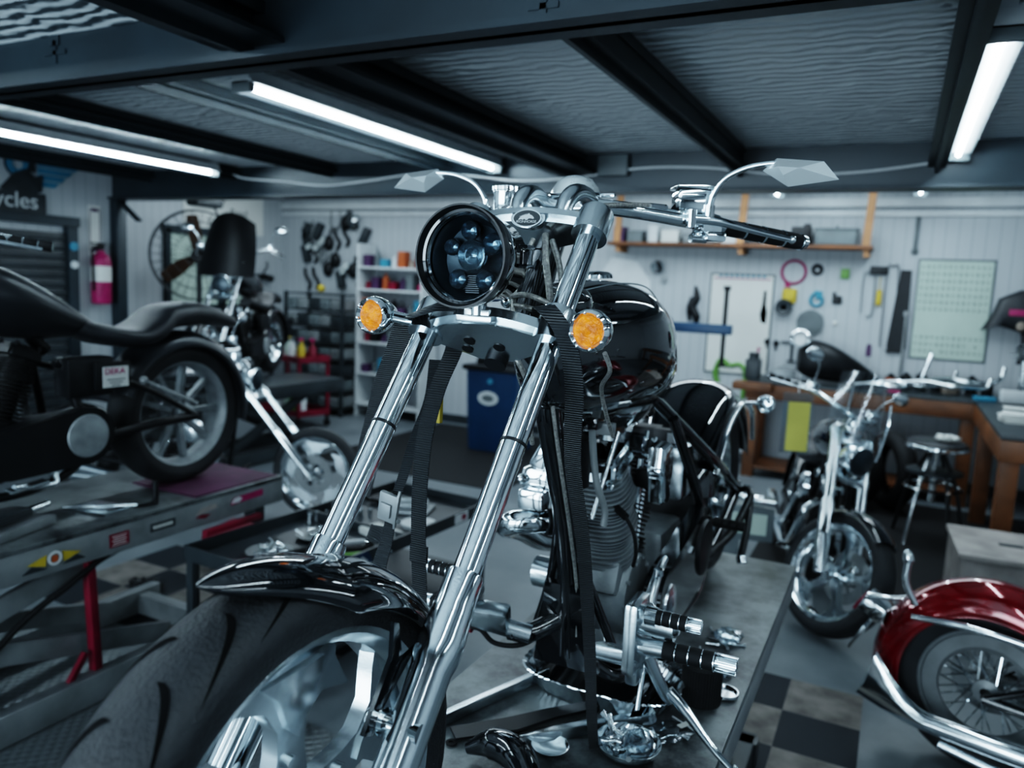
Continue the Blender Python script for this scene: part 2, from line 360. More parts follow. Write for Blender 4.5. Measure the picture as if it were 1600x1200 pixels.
# ceiling light fittings
def fixture(x, y0, y1, z, label, name='ceiling_light', st=None):
    t = thing(name, label, 'ceiling light', (x, y0, z)); Ln = y1 - y0
    MB().box(0, Ln / 2, .035, .10, Ln, .05, bev=.008).box(0, Ln / 2, .006, .125, Ln, .012).box(0, .02, .06, .05, .03, .08).box(0, Ln - .02, .06, .05, .03, .08).build('housing', WHT, t)
    MB().tube([(0, .05, -.012), (0, Ln - .05, -.012)], .0115, 10, smooth=False).build('tube', LTUBE, t)
    m = MB()
    for s in (-1, 1): m.box(s * .045, .02, -.01, .012, .03, .05)
    for e in (.012, Ln - .012): m.box(0, e, -.012, .11, .024, .055, bev=.01)
    m.build('end_cap', GREYP, t)
    m = MB(); n = 10
    for i in range(n):
        a0 = PI + PI * i / n; a1 = PI + PI * (i + 1) / n
        m._face([m.b.verts.new(p) for p in ((.062 * math.cos(a0), .02, .045 * math.sin(a0)), (.062 * math.cos(a1), .02, .045 * math.sin(a1)), (.062 * math.cos(a1), Ln - .02, .045 * math.sin(a1)), (.062 * math.cos(a0), Ln - .02, .045 * math.sin(a0)))])
    bmesh.ops.remove_doubles(m.b, verts=list(m.b.verts), dist=1e-5)
    m.build('diffuser', PLAS, t)
    return t
fixture(-2.56, 2.46, 4.74, 2.545, 'long lit ceiling tube light hanging above the headlight side of the centre bike')
fixture(.19, 2.67, 4.76, 2.545, 'long lit ceiling tube light at the upper right by the far beam')
fixture(-5.0, 2.05, 4.55, 2.545, 'long lit ceiling tube light at the upper left near the winged wall sign')
fixture(-5.4, 5.6, 7.05, 2.72, 'far ceiling light above the wall of hanging parts')
fixture(-1.15, 5.6, 7.85, 2.74, 'far ceiling light above the wooden wall shelf')
fixture(.06, 5.6, 7.85, 2.74, 'far ceiling light above the pale green wall chart')
for x, y in ((-2.56, -.9), (.3, -.9), (-5.0, -.9), (3.0, -.9), (3.0, 2.4), (-1.2, -3.6), (1.6, -3.6), (-3.9, -3.6)):
    fixture(x, y, y + 2.3, 2.545, 'ceiling tube light behind the viewpoint')['group'] = 'ceiling lights behind the viewpoint'
m = MB(); pts = [(-5.0, 4.72, 2.56)]
for i in range(13):
    x = -4.9 + i * .42; pts.append((x, 4.77, 2.49 + .035 * math.cos(i * 1.5)))
m.tube(pts, .008, 8)
solo('power_cable', m, WHT, 'thin white cable drooping along the dark cross beam', 'cable')
solo('junction_box', MB().box(-1.72, 4.77, 2.54, .20, .06, .13, bev=.008), GREYP, 'square grey junction box on the dark cross beam above the handlebar', 'junction box')

# ============================================================ shared motorcycle pieces (a bike's own frame: front is -y, wheels stand on z=0)
def tyre_mb(c, Ro, Ri, w, seg=72, groove=0, ring=20):
    b = MB(); rows = []
    for i in range(seg):
        a = 2 * PI * i / seg; row = []
        for j in range(ring + 1):
            t = j / ring; ph = PI * (t * 2 - 1) * .5 * 1.18
            x = w * .5 * math.sin(max(-PI / 2, min(PI / 2, ph)) ) * (1 if abs(ph) < PI / 2 else .97)
            rr = Ri + (Ro - Ri) * (math.cos(ph * .84) ** .72 if abs(ph) < PI * .59 else 0)
            if abs(ph) > 1.75: x *= .86; rr = Ri - .004
            if groove and abs(ph) < 1.15 and abs(ph) > .18:
                s_ = 1 if ph > 0 else -1
                q = (a / (2 * PI) * groove + (.5 if s_ > 0 else 0) + .55 * abs(ph) + .12 * math.sin(abs(ph) * 3)) % 1
                lenq = .10 * math.sin(PI * (abs(ph) - .18) / .97)
                if q < lenq: rr -= .006
            row.append(V((c[0] + x, c[1] + rr * math.cos(a), c[2] + rr * math.sin(a))))
        rows.append(row)
    rows.append(rows[0])
    rv = [[b.b.verts.new(p) for p in r] for r in rows[:-1]]
    for i in range(seg):
        a_, b_ = rv[i], rv[(i + 1) % seg]
        for j in range(ring): b._face((a_[j], a_[j + 1], b_[j + 1], b_[j]))
    return b
def rim_mb(c, R_, w, lip=.014):
    b = MB(); h = w / 2
    prof = [(R_, -h), (R_ - .004, -h - .004), (R_ - lip, -h), (R_ - lip - .004, -h * .8), (R_ - lip * 2.2, -h * .55), (R_ - lip * 2.4, 0), (R_ - lip * 2.2, h * .55), (R_ - lip - .004, h * .8), (R_ - lip, h), (R_ - .004, h + .004), (R_, h), (R_ - .012, 0)]
    b.lathe(prof, c, (1, 0, 0), 72, close=True); return b
def polar(r, a): return (r * math.cos(R(a)), r * math.sin(R(a)))
def wheel(par, c, Ro, Ri, w, style, name='front_wheel', rm=CH, groove=0, disc=None, seg=64):
    x, y, z = c
    W = rim_mb(c, Ri, w * .8).build(name, rm, par)
    tyre_mb(c, Ro, Ri - .004, w, min(seg, 160), 0, 28 if groove else 16).build('tyre', RUB, W)
    if groove:
        gb = MB()
        def SP(a, ph):
            rr_ = (Ri - .004) + (Ro - Ri + .004) * math.cos(ph * .84) ** .72 + .0012; return V((x + w * .5 * math.sin(ph) * 1.01, y + rr_ * math.cos(a), z + rr_ * math.sin(a)))
        for k in range(groove):
            for sg in (-1, 1):
                a0 = 2 * PI * (k + (.5 if sg > 0 else 0)) / groove; prev = None
                for i in range(15):
                    t_ = i / 14; ph = sg * (.16 + 1.02 * t_ ** .8); ac = a0 + .30 * t_ ** 1.6; wd = .028 * math.sin(PI * min(1, t_ * 1.0)) ** .7 * (1 - .35 * t_) + .0004
                    cur = (gb.b.verts.new(SP(ac - wd, ph)), gb.b.verts.new(SP(ac + wd, ph)))
                    if prev: gb._face((prev[0], prev[1], cur[1], cur[0]))
                    prev = cur
        gb.build('tread_grooves', GRV, W)
    hb = MB(); hb.lathe([(.018, -w * .5), (.045, -w * .45), (.045, -w * .38), (.026, -w * .3), (.026, w * .3), (.045, w * .38), (.045, w * .45), (.018, w * .5)], c, (1, 0, 0), 28); hb.build('hub', rm, W)
    s = MB()
    if style == 'spoke':
        for i in range(36):
            sd = 1 if i % 2 else -1; a = 2 * PI * i / 36; b_ = a + (.62 if (i // 2) % 2 else -.62)
            s.cyl((x + sd * w * .36, y + .042 * math.cos(b_), z + .042 * math.sin(b_)), (x + sd * .004, y + (Ri - .03) * math.cos(a), z + (Ri - .03) * math.sin(a)), .0026, seg=5, caps=False)
        s.build('spokes', CH, W)
    elif style == 'five':
        for k in range(5):
            a = 72 * k + 18
            for sg in (1, -1):
                P = [polar(.035, a + sg * 38), polar(.07, a + sg * 22), polar(Ri * .55, a + sg * 5), polar(Ri * .72, a + sg * 9), polar(Ri * .93, a + sg * 27), polar(Ri * .95, a + sg * 19), polar(Ri * .93, a + sg * 3), polar(Ri * .5, a - sg * 3), polar(.03, a)]
                if sg < 0: P = P[::-1]
                s.prism(P, (x, y, z), (0, 1, 0), (0, 0, 1), w * .26)
        s.build('spokes', rm, W)
    elif style == 'cast':
        for k in range(9):
            a = 40 * k
            s.prism([polar(.035, a - 20), polar(Ri * .9, a - 3.2), polar(Ri * .9, a + 3.2), polar(.035, a + 20)], c, (0, 1, 0), (0, 0, 1), w * .2)
        s.build('spokes', rm, W)
    elif style == 'blade':
        for k in range(5):
            a = 72 * k + 20
            P = [polar(.040, a - 34), polar(.080, a - 24), polar(.115, a - 14), polar(.150, a - 13), polar(.178, a - 21), polar(.190, a - 38), polar(.205, a - 30), polar(.222, a - 24), polar(Ri * .9, a - 22), polar(Ri * .9, a + 26), polar(.222, a + 22), polar(.19, a + 12), polar(.15, a + 7), polar(.115, a + 10), polar(.080, a + 22), polar(.040, a + 36)]
            s.prism(P, (x + w * .06, y, z), (0, 1, 0), (0, 0, 1), w * .20)
            P2 = [polar(.13, a - 6), polar(.165, a - 9), polar(.20, a - 16), polar(.226, a - 16), polar(.226, a + 12), polar(.195, a + 6), polar(.15, a + 2)]
            s.prism(P2, (x + w * .17, y, z), (0, 1, 0), (0, 0, 1), w * .07)
            s.cyl((x + w * .1, y + polar(.10, a)[0], z + polar(.10, a)[1]), (x + w * .22, y + polar(.10, a)[0], z + polar(.10, a)[1]), .010, seg=12)
        s.lathe([(.0, w * .3), (.03, w * .3), (.05, w * .22), (.062, w * .16), (.062, -w * .04), (0, -w * .04)], c, (1, 0, 0), 36)
        s.build('spokes', BIL, W)
    if disc:
        d = MB(); sx_ = x + disc * w * .56
        d.lathe([(.085, 0), (.142, 0), (.142, .006), (.085, .006)], (sx_, y, z), (1, 0, 0), 48, close=True)
        for k in range(8):
            a = 45 * k; d.prism([polar(.03, a - 12), polar(.09, a - 6), polar(.09, a + 6), polar(.03, a + 12)], (sx_ + .003, y, z), (0, 1, 0), (0, 0, 1), .005)
        d.build('brake_disc', STEEL, W)
    return W
def fender(par, c, r, w, drop, a0, a1, m, name='rear_fender', tip=None, n=40, ft=.22, rise=0):
    b = MB(); rings = []
    for i in range(n + 1):
        f = i / n; a = R(a0 + (a1 - a0) * f); ww = w
        if tip: ww = w * min(1, (f / ft) ** .55 if f < ft else 1)
        ww = max(ww, .0015); ring = []
        for sgn, q in ((1, 0), (-1, .003)):
            us = [u / 8 for u in range(-8, 9)]; us = us if sgn > 0 else us[::-1]
            for u in us:
                dr = drop * (ww / w) if tip else drop
                x = (ww - q) * math.sin(u * PI / 2); rr = r + rise * max(0, 1 - f / .35) - q - dr * (1 - math.cos(u * PI / 2))
                ring.append(V((c[0] + x, c[1] + rr * math.cos(a), c[2] + rr * math.sin(a))))
        rings.append(ring)
    b.rings(rings); return b.build(name, m, par, sharp=60)
def loft_body(secs, m, name, par, seg=20, pw=2.0, sharp=50):
    """secs: (y, half width, z low, z high[, pinch])"""
    b = MB(); rings = []
    for s_ in secs:
        y, w, zl, zh = s_[:4]; ring = []
        for i in range(seg):
            a = 2 * PI * i / seg; cx_, sz_ = math.cos(a), math.sin(a)
            ex = 2 / pw; X = w * (abs(cx_) ** ex) * (1 if cx_ >= 0 else -1)
            zz = (zl + zh) / 2 + (zh - zl) / 2 * (abs(sz_) ** ex) * (1 if sz_ >= 0 else -1)
            if len(s_) > 4 and sz_ < 0: X *= 1 - s_[4] * (-sz_)
            ring.append(V((X, y, zz)))
        rings.append(ring)
    b.rings(rings); return b.build(name, m, par, sharp=sharp)
def smooth_secs(secs, n=5):
    out = []
    k = len(secs[0])
    for i in range(len(secs) - 1):
        p0 = secs[max(0, i - 1)]; p1 = secs[i]; p2 = secs[i + 1]; p3 = secs[min(len(secs) - 1, i + 2)]
        for j in range(n):
            t = j / n
            out.append(tuple(.5 * ((2 * p1[q]) + (p2[q] - p0[q]) * t + (2 * p0[q] - 5 * p1[q] + 4 * p2[q] - p3[q]) * t * t + (3 * p1[q] - p0[q] - 3 * p2[q] + p3[q]) * t ** 3) for q in range(k)))
    out.append(secs[-1]); return out
def cylinder_unit(par, base, ax, m_f, m_h, name='cylinder', r=.072, s0=.10, s1=.26, nf=14, head=True):
    """finned air-cooled cylinder with its head as a sub-part"""
    a = V(ax).normalized(); b = MB(); base = V(base); u = V((1, 0, 0)); w = a.cross(u)
    b.cyl(base + a * s0 * .8, base + a * s1, r * .72, seg=28)
    for i in range(nf):
        s_ = s0 + (s1 - s0) * i / (nf - 1); rr = r * (1 + .06 * math.sin(i * .9))
        P = []
        for k in range(28):
            t = 2 * PI * k / 28; c_, d_ = math.cos(t), math.sin(t)
            P.append((rr * (abs(c_) ** .75) * (1 if c_ > 0 else -1), rr * 1.04 * (abs(d_) ** .75) * (1 if d_ > 0 else -1)))
        b.prism(P, base + a * s_, u, w, (s1 - s0) / nf * .42)
    o = b.build(name, m_f, par)
    if head:
        h = MB(); hs = s1
        for i in range(6):
            k = .98 - .03 * i; q = base + a * (hs + .008 + i * .012)
            P = [(r * k * (abs(math.cos(t)) ** .7) * (1 if math.cos(t) > 0 else -1), r * 1.05 * k * (abs(math.sin(t)) ** .7) * (1 if math.sin(t) > 0 else -1)) for t in [2 * PI * j / 28 for j in range(28)]]
            h.prism(P, q, u, w, .0055)
        h.cyl(base + a * hs, base + a * (hs + .085), r * .78, r * .70, 24)
        h.build('cylinder_head', m_f, o)
        rb = MB(); q = base + a * (hs + .105)
        t = bmesh.new(); bmesh.ops.create_cube(t, size=1)
        for v in t.verts: v.co = V((v.co.x * r * 1.7, v.co.y * r * 1.9 * (1 if v.co.z < 0 else .8), v.co.z * .06))
        bmesh.ops.bevel(t, geom=list(t.edges), offset=.014, segments=3, affect='EDGES')
        m4 = MX((u, w, a)).transposed().to_4x4(); m4.translation = q; rb._merge(t, m4)
        for sx_ in (-1, 1):
            for sy_ in (-1, 1): rb.cyl(q + u * sx_ * r * .68 + w * sy_ * r * .6 + a * .02, q + u * sx_ * r * .68 + w * sy_ * r * .6 + a * .038, .007, seg=6)
        rb.build('rocker_cover', m_h, o)
    return o
def grip(b, p0, p1, r=.017):
    p0, p1 = V(p0), V(p1); d = p1 - p0
    for i in range(4):
        b.tube([p0 + d * (i / 4 + .01), p0 + d * (i / 4 + .06), p0 + d * (i / 4 + .19), p0 + d * (i / 4 + .24)], [r * .92, r, r, r * .92], 16, smooth=False)
    return b
def bullet(b, c, ax, r, L):
    b.lathe([(r * .92, 0), (r, .004), (r, L * .3), (r * .9, L * .6), (r * .62, L * .85), (r * .2, L)], c, ax, 28); return b

# ============================================================ centre scissor lift and the chopper on it
LIFT_Z = .70
lt = thing('motorcycle_lift', 'worn steel lift table under the black chopper, littered with bolts and brackets', 'motorcycle lift', (-.62, 1.4, 0))
MB().box(0, 0, LIFT_Z - .012, .70, 3.5, .024, bev=.003).build('table_top', LTOP, lt)
m = MB()
for s in (-1, 1): m.box(s * .335, 0, LIFT_Z - .07, .03, 3.48, .09, bev=.004)
for y in (-1.73, 1.73): m.box(0, y, LIFT_Z - .07, .67, .03, .09)
m.build('side_rail', STEEL, lt)
for s in (-1, 1):
    m = MB()
    for a, b_ in (((s * .26, -1.3, .10), (s * .26, .9, LIFT_Z - .12)), ((s * .22, 1.3, .10), (s * .22, -.9, LIFT_Z - .12))):
        a, b_ = V(a), V(b_); d = b_ - a; m.box(*((a + b_) / 2), .03, d.length, .07, rot=(math.atan2(d.z, d.y), 0, 0))
    m.build('scissor_arm', DGREY, lt)
m = MB()
for s in (-1, 1): m.box(s * .26, 0, .05, .06, 3.0, .10, bev=.005)
for y in (-1.45, 1.45): m.box(0, y, .05, .6, .06, .10)
m.build('base_frame', DGREY, lt)

K = thing('motorcycle', 'black and chrome custom chopper strapped upright on the centre lift, facing forward', 'motorcycle', (-.65, .69, LIFT_Z))
def fy(z): return .014 + .80 * (z - .345)
FA = V((0, .80, 1)).normalized(); FU = V((0, -1, .80)).normalized()      # fork axis, and the direction out of its front
wheel(K, (0, 0, .345), .342, .272, .128, 'blade', 'front_wheel', BIL, groove=22, seg=360)
wheel(K, (0, 2.2, .33), .33, .235, .25, 'blade', 'rear_wheel', CH, disc=-1)
# front fender and its struts
fn = fender(K, (0, 0, .345), .350, .083, .055, 109, 22, GLOSS, 'front_fender', tip=True, n=60, ft=.34, rise=.040)
for s in (-1, 1):
    m = MB(); m.prism([(0, 0), (.10, .018), (.145, .0), (.145, .012), (.10, .045), (0, .022)], (s * .088, .055, .47), (0, .42, .90), (0, .90, -.42), .007)
    m.prism([(0, 0), (.09, .0), (.13, .03), (.0, .012)], (s * .087, .060, .475), (0, .72, .69), (0, .69, -.72), .006)
    m.build('fender_strut', GLOSS, K)
    m = MB(); m.cyl((s * .078, fy(.47) - .018, .47), (s * .150, fy(.47) - .018, .47), .013, seg=20)
    m.ball((s * .078, fy(.47) - .018, .47), .016); m.cyl((s * .086, fy(.47) - .018, .47), (s * .093, fy(.47) - .018, .47), .019, seg=20); m.build('fender_bolt', CH, K)
# fork
for s in (-1, 1):
    x = s * .125
    def FP(z): return V((x, fy(z), z))
    f = MB().cyl(FP(.62), FP(1.19), .0215, seg=40).build('fork_tube', CH, K)
    MB().lathe([(.0216, 0), (.0226, .001), (.0226, .005), (.0216, .006)], FP(.80), FA, 40).build('dust_ring', SATIN, f)
    prof = [(.0, 0), (.022, 0), (.027, .01), (.029, .05), (.0295, .36 - .10), (.0335, .275), (.0335, .30), (.030, .345), (.0295, .352), (.0285, .395), (.0265, .4), (.0225, .4), (.0225, .395)]
    lg = MB().lathe(prof, V((x, fy(.345), .345)) - FA * .03, FA, 56).build('fork_slider', RIPPLE, K)
    m = MB(); m.box(x, fy(.345), .345, .062, .07, .06, bev=.012); m.cyl((s * .09, fy(.345), .345), (s * .172, fy(.345), .345), .016, seg=6); m.build('axle_clamp', CH, lg)
# triple clamps
def clamp(z, th, front, back, name, m_, holes=False):
    c0 = V((0, fy(z), z)); b = MB(); P = []
    for t in range(-12, 13):
        u = t / 12; P.append((u * .118, front * (1 - u * u * .75) + .004))
    P += [(.118, -.022), (.075, -.034 - back * .25), (.035, -.03 - back), (-.035, -.03 - back), (-.075, -.034 - back * .25), (-.118, -.022)]
    b.prism([(x, y) for x, y in P][::-1], c0, (1, 0, 0), FU, th)
    P3 = [(x * .97, y + .012) for x, y in P[:25]] + [(.11, .0), (-.11, .0)]
    b.prism(P3[::-1], c0 + FA * .004, (1, 0, 0), FU, th * .55)
    for s in (-1, 1):
        b.cyl(c0 + V((s * .125, 0, 0)) - FA * (th * .5 + .003), c0 + V((s * .125, 0, 0)) + FA * (th * .5 + .006), .0335, seg=36)
    return b.build(name, m_, K, sharp=30), c0
lc, c0 = clamp(.968, .034, .040, .035, 'lower_triple_clamp', BIL)
m = MB()
for px_, py_ in ((-.035, -.008), (.02, -.022), (-.05, -.035)): m.cyl(c0 + V((px_, 0, 0)) + FU * py_ - FA * .019, c0 + V((px_, 0, 0)) + FU * py_ - FA * .0165, .011, seg=20)
m.cyl(c0 - FU * .062 - FA * .030, c0 - FU * .062 - FA * .016, .021, seg=24); m.build('clamp_bolts', SATIN, lc)
uc, c1 = clamp(1.168, .026, .022, .02, 'upper_triple_clamp', BIL)
for s in (-1, 1): MB().lathe([(.0, .036), (.024, .036), (.031, .032), (.034, .024), (.034, -.028), (.0215, -.028)], c1 + V((s * .125, 0, 0)), FA, 40).build('tube_cap', BIL, uc)
# oval emblem on the upper clamp
ec = c1 + V((.004, -.030, .010)); en = V((0, -.985, .17)).normalized(); eu = V((1, 0, 0)); ev = en.cross(eu)
def oval(rx, ry): return [(rx * math.cos(2 * PI * i / 48), ry * math.sin(2 * PI * i / 48)) for i in range(48)]
MB().prism(oval(.036, .0195), ec + V((0, .010, 0)), eu, ev, .018).build('badge_boss', BIL, uc)
em = MB().prism(oval(.0300, .0170), ec, eu, ev, .006).build('oval_badge', CH, uc)
MB().prism(oval(.0276, .0150), ec + en * .003, eu, ev, .0012).build('badge_field', INK, em)
horse = [(-.0205, -.0045), (-.0175, .0005), (-.013, .0042), (-.006, .0066), (.001, .0080), (.005, .0108), (.0066, .0078), (.0115, .0062), (.0165, .0020), (.0175, -.0005), (.0155, -.0022), (.0115, -.0008), (.007, -.0006), (.004, -.0012), (.002, -.0042), (-.002, -.0045), (-.006, -.0015), (-.0095, -.0045), (-.013, -.0025)]
hm = MB(); hm.prism(horse, ec + en * .0040, eu, ev, .0010)
for i in range(6): hm.prism([(-.018 + i * .0032, .0028 + i * .0012), (-.0165 + i * .0032, .0045 + i * .0011), (-.0148 + i * .0032, .0038 + i * .0011)], ec + en * .0040, eu, ev, .0010)
hm.xf(MX.Translation(ec) @ MX.Scale(.86, 4) @ MX.Translation(-ec)); hm.build('horse_head_emblem', WHT, em)
text('badge_lettering', 'IRONHORSE', .0066, face_m(ec + en * .0042 - ev * .0072, eu, ev), WHT, em, .0003, 1.15)
# headlight
HC = V((.0, .425, 1.094)); HD = V((0, 1, -.03)).normalized()
hl = MB().lathe([(.070, .004), (.0735, -.010), (.080, -.012), (.0815, -.004), (.081, .018), (.078, .034), (.074, .040), (.072, .085), (.060, .115), (.036, .132), (.0, .137)], HC, HD, 72).build('headlight_shell', GLOSS, K)
MB().lathe([(.081, .000), (.0845, -.004), (.0855, -.014), (.085, -.024), (.082, -.024), (.0775, -.010)], HC, HD, 72, close=True).build('visor_lip', SATIN, hl)
MB().lathe([(.0705, .002), (.074, -.004), (.072, -.008), (.069, -.003)], HC, HD, 72, close=True).build('inner_trim_ring', CH, hl)
MB().lathe([(.0, .048), (.03, .046), (.058, .034), (.0695, .006), (.0705, .006), (.066, .045), (.03, .056), (.0, .058)], HC, HD, 56).build('reflector_bowl', LENSD, hl)
m = MB(); m2 = MB()
for x, z, r in ((-.026, -.036, .0165), (.026, -.036, .0165), (.0, .004, .026), (-.040, .018, .014), (.038, .024, .018), (-.006, .046, .016)):
    c = HC + V((x, 0, z)) + HD * (.022 if r < .02 else .02)
    m.lathe([(r, -.004), (r * .93, -.006), (r * .8, .004), (r * .45, .013), (.0, .015)], c, HD, 30)
    m2.ball(c + HD * .002, (r * .52, r * .42, r * .52), 16, 10)
    m.lathe([(r, -.004), (r * 1.06, -.001), (r * 1.04, .004)], c, HD, 30)
m.build('led_reflectors', DIMR, hl); m2.build('led_lenses', GLASS, hl)
m = MB(); 
for i in range(9): m.box(HC.x, HC.y + .026, HC.z - .030 - i * .0035, .026, .004, .0016)
m.build('louvre_plate', DGREY, hl)
MB().lathe([(.0, -.010), (.03, -.0085), (.055, -.004), (.070, .001), (.070, .003), (.05, -.001), (.0, -.006)], HC, HD, 56).build('glass_lens', GLASS, hl)
m = MB()
for sz in (.022, -.010): m.tube([HC + V((.074, .045, sz)), HC + V((.084, .052, sz)), HC + V((.084, .080, sz)), HC + V((.072, .088, sz))], .0035, 8, smooth=False)
m.box(.079, HC.y + .066, HC.z + .006, .008, .040, .03, bev=.004); m.build('side_vent', GLOSS, hl)
m = MB(); m.cyl((0, HC.y + .05, .992), (0, HC.y + .05, 1.03), .014, seg=16); m.box(0, HC.y + .05, .992, .07, .04, .012, bev=.003); m.box(0, .49, .998, .05, .05, .022, bev=.004); m.build('mounting_foot', BIL, hl)
# turn signals
for s in (-1, 1):
    c = V((s * .212, .455, .985)); m = MB()
    m.lathe([(.024, -.002), (.029, -.008), (.0335, -.004), (.035, .004), (.035, .014), (.031, .030), (.022, .052), (.010, .066), (0, .070)], c, (0, 1, 0), 40)
    for k in range(8):
        a = k * PI / 4 + .2; m.ball((c.x + .0295 * math.cos(a), c.y - .005, c.z + .0295 * math.sin(a)), .0038, 10, 6)
    m.cyl(c + V((-s * .03, .02, 0)), (s * .150, .515, .975), .011, seg=20)
    t = m.build('turn_signal', CH, K)
    MB().lathe([(.0, -.008), (.012, -.007), (.0245, -.003), (.0245, .002), (0, .003)], c, (0, 1, 0), 32).build('amber_lens', AMB, t, label='amber round lens')
    MB().lathe([(.022, -.026), (.0325, -.026), (.034, -.02), (.034, .02), (.0325, .026), (.022, .026)], (s * .125, fy(.985), .985), FA, 36).build('signal_clamp', BIL, t)
# risers, bars, gauge
for s in (-1, 1):
    MB().tube([(s * .048, .700, 1.175), (s * .050, .715, 1.215), (s * .052, .755, 1.238), (s * .055, .810, 1.236), (s * .055, .845, 1.212)], [.017, .018, .019, .020, .019], 20).build('handlebar_riser', BIL, K)
BAR = [(-.43, 1.20, 1.180), (-.31, 1.07, 1.197), (-.22, .965, 1.207), (-.12, .865, 1.218), (0, .825, 1.224), (.12, .865, 1.218), (.22, .965, 1.207), (.31, 1.07, 1.197), (.43, 1.20, 1.180)]
hb = MB().tube(BAR, .0165, 24).build('handlebar', CH, K)
MB().tube([(-.055, .83, 1.216), (.055, .83, 1.216)], .023, 24, smooth=False).build('bar_clamp_sleeve', CH, hb)
m = MB(); m.lathe([(.0, .040), (.018, .038), (.036, .030), (.049, .012), (.053, 0), (.054, -.006), (.0, -.006)], (.008, .862, 1.250), (0, -.12, 1), 48)
m.build('speedometer_dome', POL, K)
m = MB(); m.lathe([(.054, -.014), (.057, -.010), (.057, -.002), (.0535, .003), (.0535, -.012)], (.008, .862, 1.250), (0, -.12, 1), 48, close=True); m.box(.078, .875, 1.248, .03, .014, .008, bev=.002); m.build('dome_bezel', CH, K)
for s in (-1, 1):
    u = V((s * .664, .747, -.02)).normalized()          # direction of the bar end
    g0 = V((s * .285, 1.04, 1.199)); g1 = V((s * .43, 1.198, 1.180))
    g = grip(MB(), g0, g1, .0185).build('hand_grip', RUBD, K)
    m = MB()
    for q in (.24, .49, .74): m.cyl(g0.lerp(g1, q), g0.lerp(g1, q + .025), .0192, seg=24)
    m.cyl(g1, g1 + u * .014, .0195, .015, 24); m.build('grip_rings', CH, g)
    m = MB()
    if s > 0: m.box(.228, .985, 1.246, .078, .056, .050, rot=(0, 0, .55), bev=.009); m.box(.228, .985, 1.275, .084, .062, .009, rot=(0, 0, .55), bev=.004); m.box(.236, .955, 1.244, .052, .004, .030, rot=(0, 0, .55), bev=.002)
    else: m.lathe([(.0, -.03), (.026, -.03), (.031, -.022), (.031, .022), (.034, .024), (.034, .032), (.030, .036), (.0, .040)], (-.222, .985, 1.252), (0, 0, 1), 36)
    m.tube([(s * .200, .950, 1.222), (s * .245, 1.0, 1.208), (s * .275, 1.03, 1.205)], [.018, .023, .019], 20); m.box(s * .262, .995, 1.197, .05, .045, .034, rot=(0, 0, s * .85), bev=.008)
    m.build('brake_reservoir', CH, K)
    m = MB(); m.tube([(s * .235, .955, 1.208), (s * .285, .985, 1.206), (s * .345, 1.06, 1.194), (s * .415, 1.145, 1.181)], [.013, .010, .0075, .0065], 12, flat=1); m.ball((s * .418, 1.149, 1.181), .0095); m.cyl((s * .238, .95, 1.19), (s * .238, .95, 1.226), .011, seg=16); m.build('brake_lever' if s > 0 else 'clutch_lever', CH, K)
    m = MB(); m.box(s * .272, 1.0, 1.175, .05, .04, .022, rot=(0, 0, s * .85), bev=.006); m.ball((s * .245, .975, 1.174), .013); m.cyl((s * .238, .955, 1.168), (s * .262, .985, 1.168), .009, seg=14); m.build('switch_housing', CH, K)
    # mirror: bent stem and faceted spear-shaped head
    b0 = V((s * .268, .975, 1.232))
    st = MB().tube([b0, (s * .276, .972, 1.262), (s * .300, .965, 1.292), (s * .345, .957, 1.311), (s * .395, .950, 1.317), (s * .430, .945, 1.314)], [.0085, .0075, .0065, .006, .0052, .005], 16).cyl(b0 - V((0, 0, .022)), b0 + V((0, 0, .006)), .0125, seg=20).build('mirror_stem', CH, K)
    hd = MB(); bm_ = hd.b
    o = V((s * .405, .944, 1.304))
    def Q(a, h, dpt=0): return bm_.verts.new(o + V((s * a * .86, dpt * 1.3, h)))
    Bk, Cc, A, E_, D = Q(-.006, .024, .01), Q(.098, .014, .004), Q(.134, -.022), Q(.026, -.034), Q(-.034, -.001, .004)
    n1, n2, n3 = Q(.004, .002, -.020), Q(.050, -.002, -.022), Q(.016, -.014, -.014)
    for f in ((Bk, Cc, n2, n1), (Cc, A, n2), (A, E_, n3, n2), (n1, n2, n3), (D, n1, n3), (E_, D, n3), (Bk, n1, D)): hd._face(f)
    bk = Q(.05, -.004, .018)
    for a_, b_ in ((Bk, Cc), (Cc, A), (A, E_), (E_, D), (D, Bk)): hd._face((b_, a_, bk))
    hd.build('mirror_head', POL, st, sharp=8)
# frame
m = MB()
m.cyl(V((0, .595, .93)) + V((0, .03, 0)), V((0, .80, 1.165)) - V((0, .03, 0)), .034, seg=28)
m.tube([(0, .68, .97), (0, .775, .87), (0, .803, .777), (0, .862, .65), (0, .925, .52), (0, .965, .39), (0, .985, .25), (0, 1.0, .16)], [.034, .032, .029, .027, .027, .027, .028, .028], 24)
m.tube([(0, .72, 1.03), (0, 1.0, .99), (0, 1.3, .88), (0, 1.52, .70)], .03, 20)
for s in (-1, 1):
    m.tube([(0, .98, .22), (s * .07, 1.02, .13), (s * .12, 1.12, .085), (s * .13, 1.5, .07), (s * .15, 1.75, .12), (s * .15, 1.72, .35), (s * .09, 1.5, .69)], .017, 14)
    m.tube([(s * .05, 1.40, .76), (s * .09, 1.55, .67), (s * .155, 1.85, .50), (s * .165, 2.22, .33)], .019, 14)
    m.tube([(s * .14, 1.72, .16), (s * .16, 1.9, .22), (s * .165, 2.22, .33)], .019, 14)
    m.tube([(0, .90, .56), (s * .05, .98, .35), (s * .11, 1.03, .17)], .012, 12)
    m.box(s * .165, 2.22, .33, .02, .09, .06, bev=.008)
m.prism([(-.085, 0), (.085, 0), (.05, .22), (-.05, .22)], (0, .99, .13), (1, 0, 0), (0, -.15, 1), .02)
m.build('frame', GLOSS, K)
